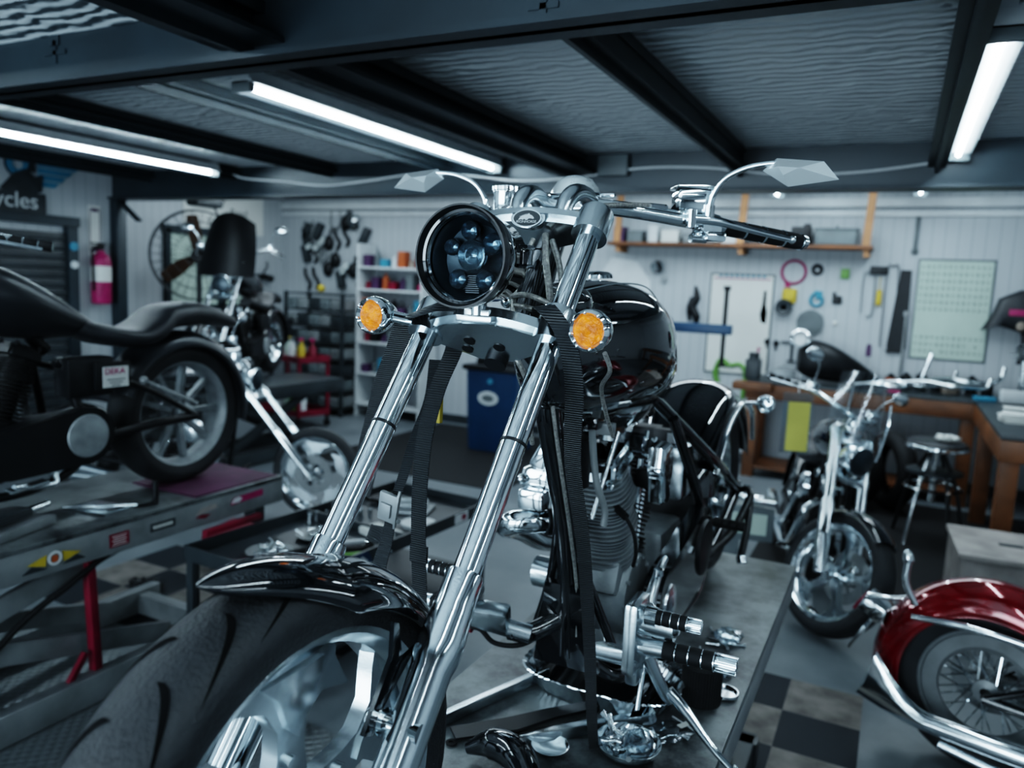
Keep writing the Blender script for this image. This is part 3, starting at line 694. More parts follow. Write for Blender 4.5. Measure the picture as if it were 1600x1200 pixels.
# tank
loft_body(smooth_secs([(.715, .030, .84, .96, .2), (.76, .072, .80, 1.02, .4), (.88, .115, .755, 1.060, .60), (1.02, .145, .715, 1.074, .72), (1.17, .157, .690, 1.060, .78), (1.30, .142, .680, 1.020, .76), (1.42, .10, .685, .96, .6), (1.52, .05, .70, .88, .4), (1.57, .02, .71, .82, .3)], 6), GLOSS, 'fuel_tank', K, 48, 3.0)
m = MB(); m.lathe([(0, .012), (.025, .010), (.034, .004), (.036, -.004)], (.0, 1.05, 1.083), (0, -.08, 1), 28); m.build('fuel_cap', CH, K)
m = MB()
for s in (-1, 1): m.tube([(s * .05, .80, 1.045), (s * .085, .95, 1.066), (s * .098, 1.12, 1.062), (s * .085, 1.3, 1.02)], .0018, 6)
m.build('tank_pinstripe', BIL, K)
m = MB(); m.prism([(0, 0), (.20, -.04), (.30, .0), (.30, .05), (.10, .06), (0, .05)], (0, 1.05, .715), (0, 1, 0), (0, 0, 1), .05); m.box(.03, 1.0, .745, .04, .07, .04, bev=.01); m.box(-.03, 1.14, .70, .05, .08, .05, bev=.01); m.build('tank_underside', GLOSS, K)
# engine
cb = V((0, 1.26, .235))
m = MB(); m.lathe([(.0, -.085), (.105, -.085), (.118, -.07), (.122, 0), (.118, .07), (.105, .085), (0, .085)], cb, (1, 0, 0), 44)
m.box(0, 1.30, .155, .15, .26, .10, bev=.02); m.box(0, 1.18, .30, .14, .10, .09, bev=.015, rot=(-.39, 0, 0)); m.box(0, 1.345, .305, .14, .10, .09, bev=.015, rot=(.39, 0, 0))
for k in range(10):
    a = 2 * PI * k / 10; m.cyl(cb + V((.080, .103 * math.cos(a), .103 * math.sin(a))), cb + V((.094, .103 * math.cos(a), .103 * math.sin(a))), .0065, seg=6)
eg = m.build('crankcase', ALU, K)
m = MB(); m.lathe([(.0, -.125), (.05, -.125), (.075, -.115), (.085, -.10), (.088, -.085), (.0, -.08)], (0, 1.16, .27), (1, 0, 0), 36); m.cyl((-.15, 1.12, .30), (-.10, 1.12, .30), .042, seg=28); m.build('cam_cover', BIL, eg)
cylinder_unit(K, cb, (0, -.30, .954), ALU, CH, 'front_cylinder', .083, .115, .30, 17)
cylinder_unit(K, cb, (0, .34, .94), SATIN, CH, 'rear_cylinder', .078, .115, .30, 16)
m = MB()
for s_, yy in ((1, 1.13), (1, 1.20), (1, 1.31), (1, 1.37)):
    m.cyl((.062, 1.24 + (yy - 1.24) * .35, .30), (.058, yy, .60), .0085, seg=12)
m.build('pushrod_tubes', CH, K)
m = MB(); pc = V((.098, 1.155, .505)); m.tube([(.060, 1.115, .51), (.096, 1.085, .50)], .010, 12, smooth=False); m.tube([(.095, 1.087, .50), (.118, 1.09, .46), (.118, 1.12, .40), (.104, 1.15, .355)], .0048, 10); m.tube([(.06, 1.31, .53), (.13, 1.29, .50), (.150, 1.27, .52), (.145, 1.255, .57)], .0045, 10); m.build('spark_plug_leads', RUBD, K)
m = MB()
for px_ in ((.050, 1.075, .625), (.056, 1.055, .575)): m.lathe([(.012, 0), (.014, .004), (.009, .008), (.009, .02), (.005, .02)], px_, (.35, -.6, .7), 6)
m.build('head_bolts', CH, K)
# horn cover between the cylinders (left side)
m = MB()
P = [(-.044, .062), (.030, .068), (.046, .052), (.052, -.02), (.030, -.085), (.0, -.098), (-.018, -.090), (-.030, -.03), (-.048, .0)]
for k, (dx, sc) in enumerate(((0, 1), (.026, 1), (.036, .93), (.040, .8))): pass
rings = [[V((.105 + dx, 1.262 + y * sc, .592 + z * sc)) for y, z in P] for dx, sc in ((0, 1), (.030, 1), (.040, .93), (.044, .78))]
m.rings(rings)
for i in range(3): m.box(.128, 1.213, .60 - i * .012, .03, .006, .004)
m.build('horn_cover', CH, K, sharp=25)
MB().box(.09, 1.262, .56, .05, .03, .05, bev=.006).build('horn_bracket', SATIN, K)
# oil filter and regulator ahead of the engine, coil
MB().cyl((-.02, .985, .585), (-.02, .985, .70), .050, seg=36).cyl((-.02, .985, .695), (-.02, .985, .701), .054, seg=36).build('ignition_module', SATIN, K)
m = MB(); m.tube([(.045, .95, .73), (.05, .96, .66), (.06, .965, .60), (.075, .985, .54), (.075, .985, .50)], .0085, 12); m.cyl((.02, .99, .72), (.02, .99, .76), .010, seg=16); m.box(.05, 1.02, .725, .05, .03, .03, bev=.005); m.build('breather_hose', STEEL, K)
m = MB(); m.tube([(.055, .955, .52), (.075, 1.05, .715)], .0055, 10, smooth=False); m.build('head_steady', CH, K)
# primary belt drive and covers (left side)
m = MB()
m.tube([(.150, 1.16 + .0, .25), (.150, 1.16, .25)], .001, 4, smooth=False)
P = []
for k in range(13): a = R(90 + 15 * k); P.append((1.27 + .105 * math.cos(a), .225 + .105 * math.sin(a)))
for k in range(13): a = R(-90 + 15 * k); P.append((1.66 + .125 * math.cos(a), .27 + .125 * math.sin(a)))
m.prism(P, (.150, 0, 0), (0, 1, 0), (0, 0, 1), .05); pr = m.build('primary_cover', GLOSS, K)
MB().lathe([(0, .012), (.06, .010), (.085, .004), (.09, -.004)], (.178, 1.66, .27), (1, 0, 0), 40).build('clutch_cover', SATIN, pr)
MB().lathe([(0, .010), (.035, .008), (.055, .002), (.057, -.004)], (.178, 1.27, .225), (1, 0, 0), 32).build('pulley_cap', BIL, pr)
m = MB(); arc = []
for k in range(15): a = R(100 + k * 7.5); arc.append((.20, 1.12 + .17 * math.cos(a), .25 + .165 * math.sin(a)))
m.tube(arc, [.009, .013, .014, .012], 10); m.build('billet_side_bracket', BIL, K)
# oil bag, battery tray, gearbox
MB().box(0, 1.62, .24, .17, .24, .2, bev=.03).build('gearbox', ALU, K)
MB().box(.0, 1.70, .50, .22, .20, .17, bev=.02).build('oil_tank', BIL, K)
m = MB(); m.box(.045, 1.66, .60, .10, .05, .055, bev=.004); m.box(-.04, 1.70, .60, .08, .08, .05, bev=.004); m.build('wiring_block', SATIN, K)
m = MB(); m.box(.07, 1.632, .605, .055, .002, .03); m.build('fuse_label', WHT, K)
# rear fender, struts, tail bits
fender(K, (0, 2.2, .33), .405, .150, .085, 172, 14, GLOSS, 'rear_fender', n=40)
for s in (-1, 1):
    m = MB(); m.tube([(s * .158, 1.84, .46), (s * .162, 1.98, .60), (s * .165, 2.2, .66), (s * .162, 2.44, .60), (s * .155, 2.56, .47)], .010, 10); m.tube([(s * .165, 2.2, .66), (s * .19, 2.28, .655), (s * .22, 2.30, .655)], .008, 10)
    m.build('fender_rail', CH, K)
    m = MB(); bullet(m, (s * .235, 2.27, .655), (0, 1, 0), .034, .085); m.build('rear_turn_signal', CH, K)
m = MB(); m.tube([(.17, 2.22, .33), (.22, 2.18, .34), (.25, 2.0, .27), (.255, 1.88, .19)], .012, 12); m.tube([(.16, 1.78, .20), (.21, 1.95, .25), (.235, 2.12, .34)], .014, 12); m.build('shock_strut', SATIN, K)
m = MB(); m.cyl((.255, 1.88, .19), (.262, 1.87, .17), .016, seg=16); m.cyl((.19, 2.24, .33), (.215, 2.24, .33), .02, seg=6); m.build('strut_hardware', CH, K)
m = MB(); grip(m, (.18, 1.75, .33), (.28, 1.75, .33), .016); m.build('passenger_peg', RUBD, K)
# controls: left side
m = MB(); m.box(.205, .865, .315, .032, .10, .16, bev=.012); m.cyl((.20, .86, .350), (.292, .86, .350), .030, seg=32); m.cyl((.20, .85, .295), (.275, .85, .300), .019, seg=28); m.cyl((.292, .86, .350), (.300, .86, .350), .022, .014, 28)
m.box(.196, .90, .235, .03, .06, .10, bev=.01, rot=(.2, 0, 0)); m.cyl((.10, .93, .22), (.20, .90, .24), .022, seg=20)
for dz in (.0, .045, -.05): m.cyl((.218, .825, .315 + dz), (.226, .822, .315 + dz), .007, seg=6)
fc = m.build('forward_control', BIL, K)
def peg(par, p0, p1, r, name):
    p0, p1 = V(p0), V(p1); g = grip(MB(), p0, p0.lerp(p1, .72), r).build(name, RUBD, par); d = (p1 - p0).normalized(); q = p0.lerp(p1, .72)
    b = MB(); u, w, a = basis(d)
    for f in (.18, .36, .54, .70): b.cyl(p0.lerp(p1, f), p0.lerp(p1, f + .012), r * 1.04, seg=24)
    b.cyl(q, p1, r * .72, seg=20)
    for k in range(8):
        t = 2 * PI * k / 8; o_ = (u * math.cos(t) + w * math.sin(t)) * r * .86; b.box(*(q.lerp(p1, .5) + o_), (p1 - q).length, r * .32, r * .30, rot=(t, 0, 0), bev=.001)
    b.build('peg_tip', CH, g); return g
peg(K, (.272, .845, .302), (.425, .845, .305), .0195, 'foot_peg')
peg(K, (.262, .795, .392), (.358, .795, .392), .0155, 'shift_peg')
m = MB(); m.tube([(.225, .87, .37), (.245, .83, .395), (.262, .797, .392)], .010, 12); m.cyl((.245, .795, .392), (.268, .795, .392), .020, seg=20); m.build('shift_lever', CH, K)
m = MB(); m.tube([(.215, .93, .24), (.235, .945, .19), (.255, .965, .140), (.268, .972, .125)], [.016, .015, .014, .014], 12); m.build('kickstand_bracket', BIL, K)
m = MB(); m.tube([(.262, .965, .150), (.30, .968, .115), (.37, .965, .045), (.418, .962, .008)], [.014, .0135, .009, .007], 16); m.ball((.420, .962, .012), (.012, .012, .010)); m.build('kickstand', CH, K)
m = MB(); m.tube([(.205, 1.02, .40), (.21, .90, .12)], .006, 10, smooth=False); m.cyl((.205, 1.02, .395), (.205, 1.02, .41), .012, seg=12); m.build('shift_linkage', CH, K)
# controls: right side
m = MB(); m.box(-.155, .865, .265, .10, .05, .06, bev=.012, rot=(.3, 0, .2)); m.cyl((-.06, .90, .23), (-.145, .875, .245), .022, seg=20); m.box(-.205, .855, .295, .022, .12, .05, bev=.01, rot=(.5, 0, 0)); m.cyl((-.21, .82, .32), (-.235, .82, .32), .018, seg=20)
m.build('forward_control', BIL, K)
m = MB(); m.tube([(-.02, .98, .25), (-.07, .92, .225), (-.11, .885, .235)], .024, 16); m.build('control_mount', GLOSS, K)
peg(K, (-.26, .875, .35), (-.36, .875, .35), .017, 'foot_peg'); peg(K, (-.25, .86, .27), (-.34, .86, .27), .015, 'brake_peg')
m = MB(); m.tube([(-.215, .83, .21), (-.20, .84, .235), (-.17, .85, .235), (-.14, .87, .20), (-.08, .90, .20), (-.03, .96, .235)], .006, 10); m.ball((-.215, .83, .205), .012); m.build('brake_switch_lead', RUBD, K)
MB().cyl((-.215, .845, .233), (-.19, .845, .233), .0095, seg=12).build('brake_switch', CRIM, K)
# exhaust and intake on the right side
m = MB(); m.tube([(-.05, 1.06, .47), (-.10, 1.0, .475), (-.16, .985, .465), (-.195, 1.02, .44), (-.205, 1.12, .40), (-.21, 1.35, .30), (-.21, 1.8, .20)], [.026, .029, .031, .031, .029, .028, .028], 24); m.build('exhaust_pipe', CH, K)
m = MB(); m.cyl((-.05, 1.045, .47), (-.085, 1.015, .473), .034, seg=28); m.build('exhaust_flange', SATIN, K)
m = MB(); m.box(-.115, 1.06, .575, .085, .11, .06, bev=.016); m.box(-.10, 1.06, .64, .05, .10, .09, bev=.012, rot=(0, .5, 0)); m.box(-.115, 1.0, .53, .07, .05, .05, bev=.01); m.ball((-.15, 1.0, .575), .014); m.build('carburettor_cover', CH, K)
m = MB(); m.ball((-.09, 1.05, .66), .018); m.cyl((-.08, 1.04, .62), (-.07, 1.04, .73), .008, seg=10); m.cyl((-.06, 1.06, .70), (-.02, 1.05, .74), .007, seg=10); m.build('intake_fittings', CH, K)
# lines and wiring round the steering head
m = MB()
m.tube([(.020, .64, 1.14), (.006, .615, 1.08), (.004, .60, 1.03), (.01, .59, .985)], .0050, 8)
m.tube([(.035, .66, 1.15), (.052, .63, 1.10), (.072, .61, 1.04), (.083, .60, .99), (.09, .66, .93), (.08, .72, .86)], .0066, 8)
m.tube([(.045, .67, 1.14), (.072, .65, 1.09), (.092, .63, 1.02), (.096, .62, .97)], .0058, 8)
m.tube([(-.005, .60, 1.03), (.04, .58, 1.035), (.085, .59, 1.02), (.10, .62, 1.0)], .0052, 8)
m.tube([(.0, .60, 1.015), (.04, .585, 1.012), (.085, .60, 1.0)], .0052, 8)
m.tube([(.03, .548, .935), (.045, .56, .905), (.045, .60, .86), (.03, .64, .80), (.02, .68, .74)], .0052, 8)
m.tube([(.06, .70, 1.19), (.10, .77, 1.215), (.15, .87, 1.228), (.19, .925, 1.228)], .0048, 8)
m.tube([(.225, .50, .948), (.222, .54, .915), (.18, .62, .875), (.17, .68, .82), (.16, .76, .76)], .0042, 8)
m.tube([(.02, .74, .88), (.028, .80, .70), (.03, .88, .52), (.03, .95, .35), (.03, .97, .22)], .0045, 8)
m.build('braided_lines', WIRE, K)
m = MB(); m.cyl((.024, .540, .955), (.036, .553, .925), .0075, seg=6); m.cyl((.035, .552, .926), (.041, .558, .913), .0062, seg=12); m.ball((-.01, .60, 1.02), .012); m.cyl((.19, .925, 1.228), (.165, .89, 1.228), .0065, seg=6); m.build('line_fittings', CH, K)
m = MB(); m.ball((.088, .70, 1.02), (.03, .06, .035), 20, 12); m.build('frame_neck_gusset', GLOSS, K)

# ------------------------------------------------------------ tie-down straps
def strap(pts, w, label, name='tie_down_strap', th=.0022, extra=None):
    t = thing(name, label, 'strap', (-.65, .69, LIFT_Z), group=None)
    MB().ribbon(pts, w, th).build('webbing', WEB, t); return t
s1 = strap([(.062, .60, .992), (.085, .545, 1.016), (.118, .500, 1.014), (.158, .472, .985), (.172, .486, .936), (.168, .520, .868), (.150, .568, .791), (.132, .63, .70), (.130, .71, .54), (.128, .785, .31), (.122, .85, .10), (.118, .89, .004)], [(.022, .020, .0), (.030, .010, .01), (.034, 0, 0), (.034, 0, 0), (.032, 0, 0), (.024, .01, 0), (.018, .014, 0)], 'black webbing strap running from the lower fork clamp down past the engine to the lift')
s2 = strap([(-.105, .545, .975), (-.120, .60, .93), (-.130, .56, .85), (-.140, .535, .76), (-.145, .53, .66), (-.148, .535, .55), (-.148, .545, .44), (-.146, .56, .20), (-.146, .57, .004)], [(.038, .01, 0), (.036, 0, 0), (.034, 0, 0), (.034, 0, 0), (.036, 0, 0)], 'long black strap hanging straight down behind the far fork tube')
MB().box(-.148, .538, .52, .040, .007, .035, bev=.002).build('stitched_fold', WEB, s2)
s3 = strap([(-.02, .50, 1.010), (-.055, .462, 1.014), (-.100, .458, 1.000), (-.160, .505, .990), (-.205, .56, .972), (-.262, .615, .911), (-.318, .655, .828), (-.360, .68, .736), (-.40, .70, .639), (-.43, .72, .55)], [(.03, .03, .02), (.045, .0, .03), (.050, 0, .02), (.062, .0, 0), (.072, 0, 0), (.07, 0, 0), (.05, 0, 0)], 'wide black strap folded over the far end of the lower fork clamp')
s4 = strap([(-.150, .585, .90), (-.165, .59, .82), (-.195, .585, .74), (-.215, .575, .66), (-.232, .57, .60), (-.242, .56, .52), (-.25, .545, .44), (-.25, .55, .20), (-.25, .56, .004)], [(.03, .01, 0), (.020, .01, 0), (.022, 0, 0), (.036, 0, 0), (.034, 0, 0)], 'black strap with a steel cam buckle beside the far fork tube')
m = MB(); m.box(-.236, .556, .595, .044, .012, .062, rot=(.1, .18, 0), bev=.004); m.box(-.238, .548, .590, .026, .006, .030, rot=(.1, .18, 0), bev=.002)
m.prism([(0, .035), (.012, .042), (.018, .03), (.012, -.03), (.006, -.042), (-.004, -.04)], (-.212, .555, .595), (.3, -.95, 0), (.18, 0, .98), .004); m.cyl((-.212, .552, .572), (-.206, .549, .572), .005, seg=12); m.build('cam_buckle', STEEL, s4, label='steel cam buckle')
m = MB(); m.ribbon([(-.232, .565, .56), (-.26, .60, .53), (-.31, .64, .50), (-.36, .66, .49), (-.38, .69, .48)], [(.0, .0, .034), (.0, 0.02, .032), (.0, .02, .03)], .002); m.build('loose_tail', WEB, s4)
MB().box(-.155, .60, .80, .02, .012, .055, bev=.002).build('warning_tag', YEL, s4, label='yellow warning tag')

# ------------------------------------------------------------ things lying on the lift table (world positions)
TZ = LIFT_Z
def foil_pan():
    t = thing('foil_drip_pan', 'long oval foil drip pan under the engine of the black chopper', 'drip pan', (-.61, 1.855, TZ))
    b = MB(); prof = [(0., .002, .82), (1, .002, .86), (1, .052, .98), (1, .055, 1.03), (1, .053, 1.035), (1, .048, .965), (1, .006, .85), (0, .006, .8)]; rings = []
    for f, z, sc in prof:
        ring = []
        for i in range(120):
            a = 2 * PI * i / 120; c, s_ = math.cos(a), math.sin(a)
            cr_ = 1 + (.012 if i % 2 else -.012) * (1 if .01 < z < .05 or z > .05 else 0)
            ring.append(V((.205 * abs(c) ** .62 * (1 if c > 0 else -1) * sc * f * cr_, .135 * abs(s_) ** .62 * (1 if s_ > 0 else -1) * sc * f * cr_, z)))
        rings.append(ring)
    b.rings(rings, True, False); bmesh.ops.remove_doubles(b.b, verts=list(b.b.verts), dist=1e-5); b.build('pan', CH, t, sharp=20)
    MB().prism([(.17 * abs(math.cos(a)) ** .62 * (1 if math.cos(a) > 0 else -1), .108 * abs(math.sin(a)) ** .62 * (1 if math.sin(a) > 0 else -1)) for a in [2 * PI * i / 60 for i in range(60)]], (0, 0, .016), (1, 0, 0), (0, 1, 0), .004).build('waste_oil', GLOSS, t)
    return t
foil_pan()
t = thing('ribbed_black_cylinder', 'black ribbed hollow cylinder standing by the right edge of the centre lift', 'hollow cylinder', (-.368, 1.93, TZ))
b = MB(); rings = []
for r, z, rib in ((.040, .0, 0), (.050, 0, 1), (.050, .098, 1), (.047, .104, 0), (.037, .104, 0), (.036, .100, 0), (.036, .03, 0), (0.001, .03, 0)):
    rings.append([V(((r + (.0018 if rib and i % 4 < 2 else 0)) * math.cos(2 * PI * i / 176), (r + (.0018 if rib and i % 4 < 2 else 0)) * math.sin(2 * PI * i / 176), z)) for i in range(176)])
b.rings(rings, True, True); b.build('body', RUBD, t, sharp=25)
m = MB(); m.lathe([(.0, .004), (.028, .004), (.034, .012), (.036, .012), (.037, .004), (.030, 0), (0, 0)], (-.318, 1.99, TZ), (0, 0, 1), 36); solo('metal_jar_lid', m, CH, 'small shiny round lid tucked behind the black ribbed cylinder', 'lid')
# bolt dish
DC = V((-.462, 1.612, TZ))
t = thing('magnetic_parts_dish', 'round stainless dish full of bolts near the foot of the lift strap', 'parts dish', DC)
MB().lathe([(0, .002), (.05, .002), (.066, .012), (.074, .026), (.076, .026), (.069, .010), (.052, 0), (0, 0)], (0, 0, .001), (0, 0, 1), 48).build('bowl', CH, t)
def bolt_mb(L_, r): return MB().cyl((0, 0, 0), (0, 0, L_), r, seg=10).cyl((0, 0, L_), (0, 0, L_ + r * 1.8), r * 1.75, seg=12)
bp_ = bolt_mb(.030, .0032).build('socket_bolt', CH)
tag(bp_, 'loose chrome socket bolt in the round parts dish', 'bolt', 'bolts in the round dish')
bp_.location = DC + V((-.04, -.01, .012)); bp_.rotation_euler = (1.3, .1, .5)
from mathutils import Euler
for i in range(22):
    c = bp_.copy(); C.objects.link(c); a = random.uniform(0, 2 * PI); q = random.uniform(0, .044)
    c.location = DC + V((-.012 + q * math.cos(a), q * math.sin(a), .010 + .005 * (i % 4))); c.rotation_euler = (random.uniform(1.2, 1.7), random.uniform(-.2, .2), random.uniform(0, 6)); c.scale = (random.uniform(.8, 1.3),) * 3
for px_, rz_ in ((-.058, .7), (-.066, 1.1)):
    c = bp_.copy(); C.objects.link(c); c.location = DC + V((px_ + .02, .02 - (px_ + .058) * 2, .026)); c.rotation_euler = (-1.15, 0, rz_); c.scale = (1.25,) * 3; c['label'] = 'long chrome bolt leaning over the rim of the round parts dish'; c['group'] = 'long bolts on the dish rim'
m = MB(); m.rings([[V((.036 * math.cos(a) * s_, .05 * math.sin(a) * s_, h)) for a in [2 * PI * i / 20 for i in range(20)]] for s_, h in ((.3, .0), (.85, .002), (1, .008), (.9, .014), (.5, .020), (.1, .018))])
o = solo('bag_of_bolts', m, PLAS, 'clear plastic bag lying across the round dish of bolts', 'plastic bag', loc=DC + V((.022, .0, .025)))
t = thing('zip_bag', 'clear zip bag of small bolts behind the round dish', 'plastic bag', (-.395, 1.745, TZ), -.5)
b = MB(); N_ = 12
g_ = [[b.b.verts.new((-.04 + .08 * i / N_, -.055 + .11 * j / N_, .003 + .010 * math.sin(PI * i / N_) * math.sin(PI * j / N_) + random.uniform(-.002, .002))) for j in range(N_ + 1)] for i in range(N_ + 1)]
for i in range(N_):
    for j in range(N_): b._face((g_[i][j], g_[i + 1][j], g_[i + 1][j + 1], g_[i][j + 1]))
b.build('film', PLAS, t); MB().box(0, .045, .006, .08, .004, .002).build('zip_seam', WHT, t); MB().box(.012, .03, .015, .016, .034, .0006).build('paper_label', PAPER, t)
for i in range(14):
    c = bp_.copy(); C.objects.link(c); c.location = (-.395 + random.uniform(-.028, .028), 1.715 + random.uniform(-.03, .03), TZ + .005); c.rotation_euler = (1.57, 0, random.uniform(0, 6)); c.scale = (.7,) * 3
    c['label'] = 'small loose bolt inside the clear zip bag behind the dish'; c['group'] = 'bolts in the zip bag'
# bolts, foil scraps further back
for i in range(9):
    c = bp_.copy(); C.objects.link(c); c.location = (-.40 + random.uniform(-.05, .06), 2.28 + random.uniform(-.09, .13), TZ + .004); c.rotation_euler = (1.57, 0, random.uniform(0, 6)); c.scale = (1.1,) * 3
    c['label'] = 'loose bolt on the lift table behind the chrome foot pegs'; c['group'] = 'bolts on the lift table'
for (x, y, l) in ((-.36, 2.10, 'crumpled clear bag of bolts just behind the lower foot peg'), (-.375, 2.33, 'crumpled clear bag of hardware at the far side of the foot pegs')):
    b = MB(); t_ = bmesh.new(); bmesh.ops.create_icosphere(t_, subdivisions=3, radius=1)
    for v in t_.verts: v.co = V((v.co.x * .04, v.co.y * .05, max(0, v.co.z * .018 + .012))) * (1 + random.uniform(-.14, .14))
    b._merge(t_); solo('crumpled_bag', b, PLAS, l, 'plastic bag', loc=(x, y, TZ + .001), sharp=10)
# billet brackets and trays lying left of the engine
def angle(name, p0, p1, w, h, label, cat, m_=STEEL):
    p0, p1 = V(p0), V(p1); d = p1 - p0; b = MB(); L_ = d.length
    b.box(L_ / 2, 0, .003, L_, w, .004, bev=.001); b.box(L_ / 2, -w / 2 + .002, h / 2, L_, .004, h, bev=.001); b.lathe([(0, .0), (w * .6, 0), (w * .6, .004), (0, .004)], (L_, 0, .001), (0, 0, 1), 24)
    b.cyl((L_, 0, .005), (L_, 0, .010), .008, seg=6)
    o = solo(name, b, m_, label, cat); o.location = p0; o.rotation_euler = (0, 0, math.atan2(d.y, d.x)); return o
angle('aluminium_bracket', (-.905, 1.47, TZ + .001), (-.775, 1.83, TZ + .001), .05, .028, 'long aluminium angle bracket lying left of the foil pan', 'bracket', BIL)
angle('aluminium_bracket', (-.72, 1.50, TZ + .001), (-.47, 1.76, TZ + .001), .055, .026, 'short aluminium angle bracket in front of the foil pan', 'bracket', BIL)
m = MB(); m.prism([(-.20, -.03), (-.05, -.035), (.06, -.01), (.17, .0), (.19, .02), (.17, .035), (.05, .03), (-.06, .02), (-.2, .02)], (0, 0, .012), (1, 0, 0), (0, 1, 0), .006); m.cyl((.17, .017, .0), (.17, .017, .018), .018, seg=20)
o = solo('steel_bracket', m, SATIN, 'dark flat steel bracket lying between the two aluminium angles', 'bracket', loc=(-.70, 1.60, TZ)); o.rotation_euler = (0, 0, .82)
m = MB(); m.tube([(-.10, -.02, .02), (-.05, .01, .045), (.02, .015, .05), (.09, -.01, .03), (.15, -.05, .02)], [.012, .034, .036, .030, .018], 20)
o = solo('black_exhaust_shield', m, GLOSS, 'glossy black curved cover lying at the bottom edge of the lift table', 'cover', loc=(-.665, 1.385, TZ + .004)); o.rotation_euler = (0, 0, -.35)
m = MB(); m.lathe([(0, .002), (.03, .002), (.042, .010), (.044, .010), (.032, 0), (0, 0)], (0, 0, 0), (0, 0, 1), 32); solo('small_metal_lid', m, CH, 'small dished chrome lid beside the glossy black cover', 'lid', loc=(-.62, 1.53, TZ + .001))
for i, (x, y) in enumerate(((-.825, 1.43), (-.80, 1.50))):
    solo('rubber_washer', MB().lathe([(.005, 0), (.013, 0), (.013, .004), (.005, .004)], (0, 0, 0), (0, 0, 1), 24, close=True), RUBD, ('rubber washer nearest the front edge of the lift table', 'rubber washer just behind the nearest one')[i], 'washer', loc=(x, y, TZ + .001))

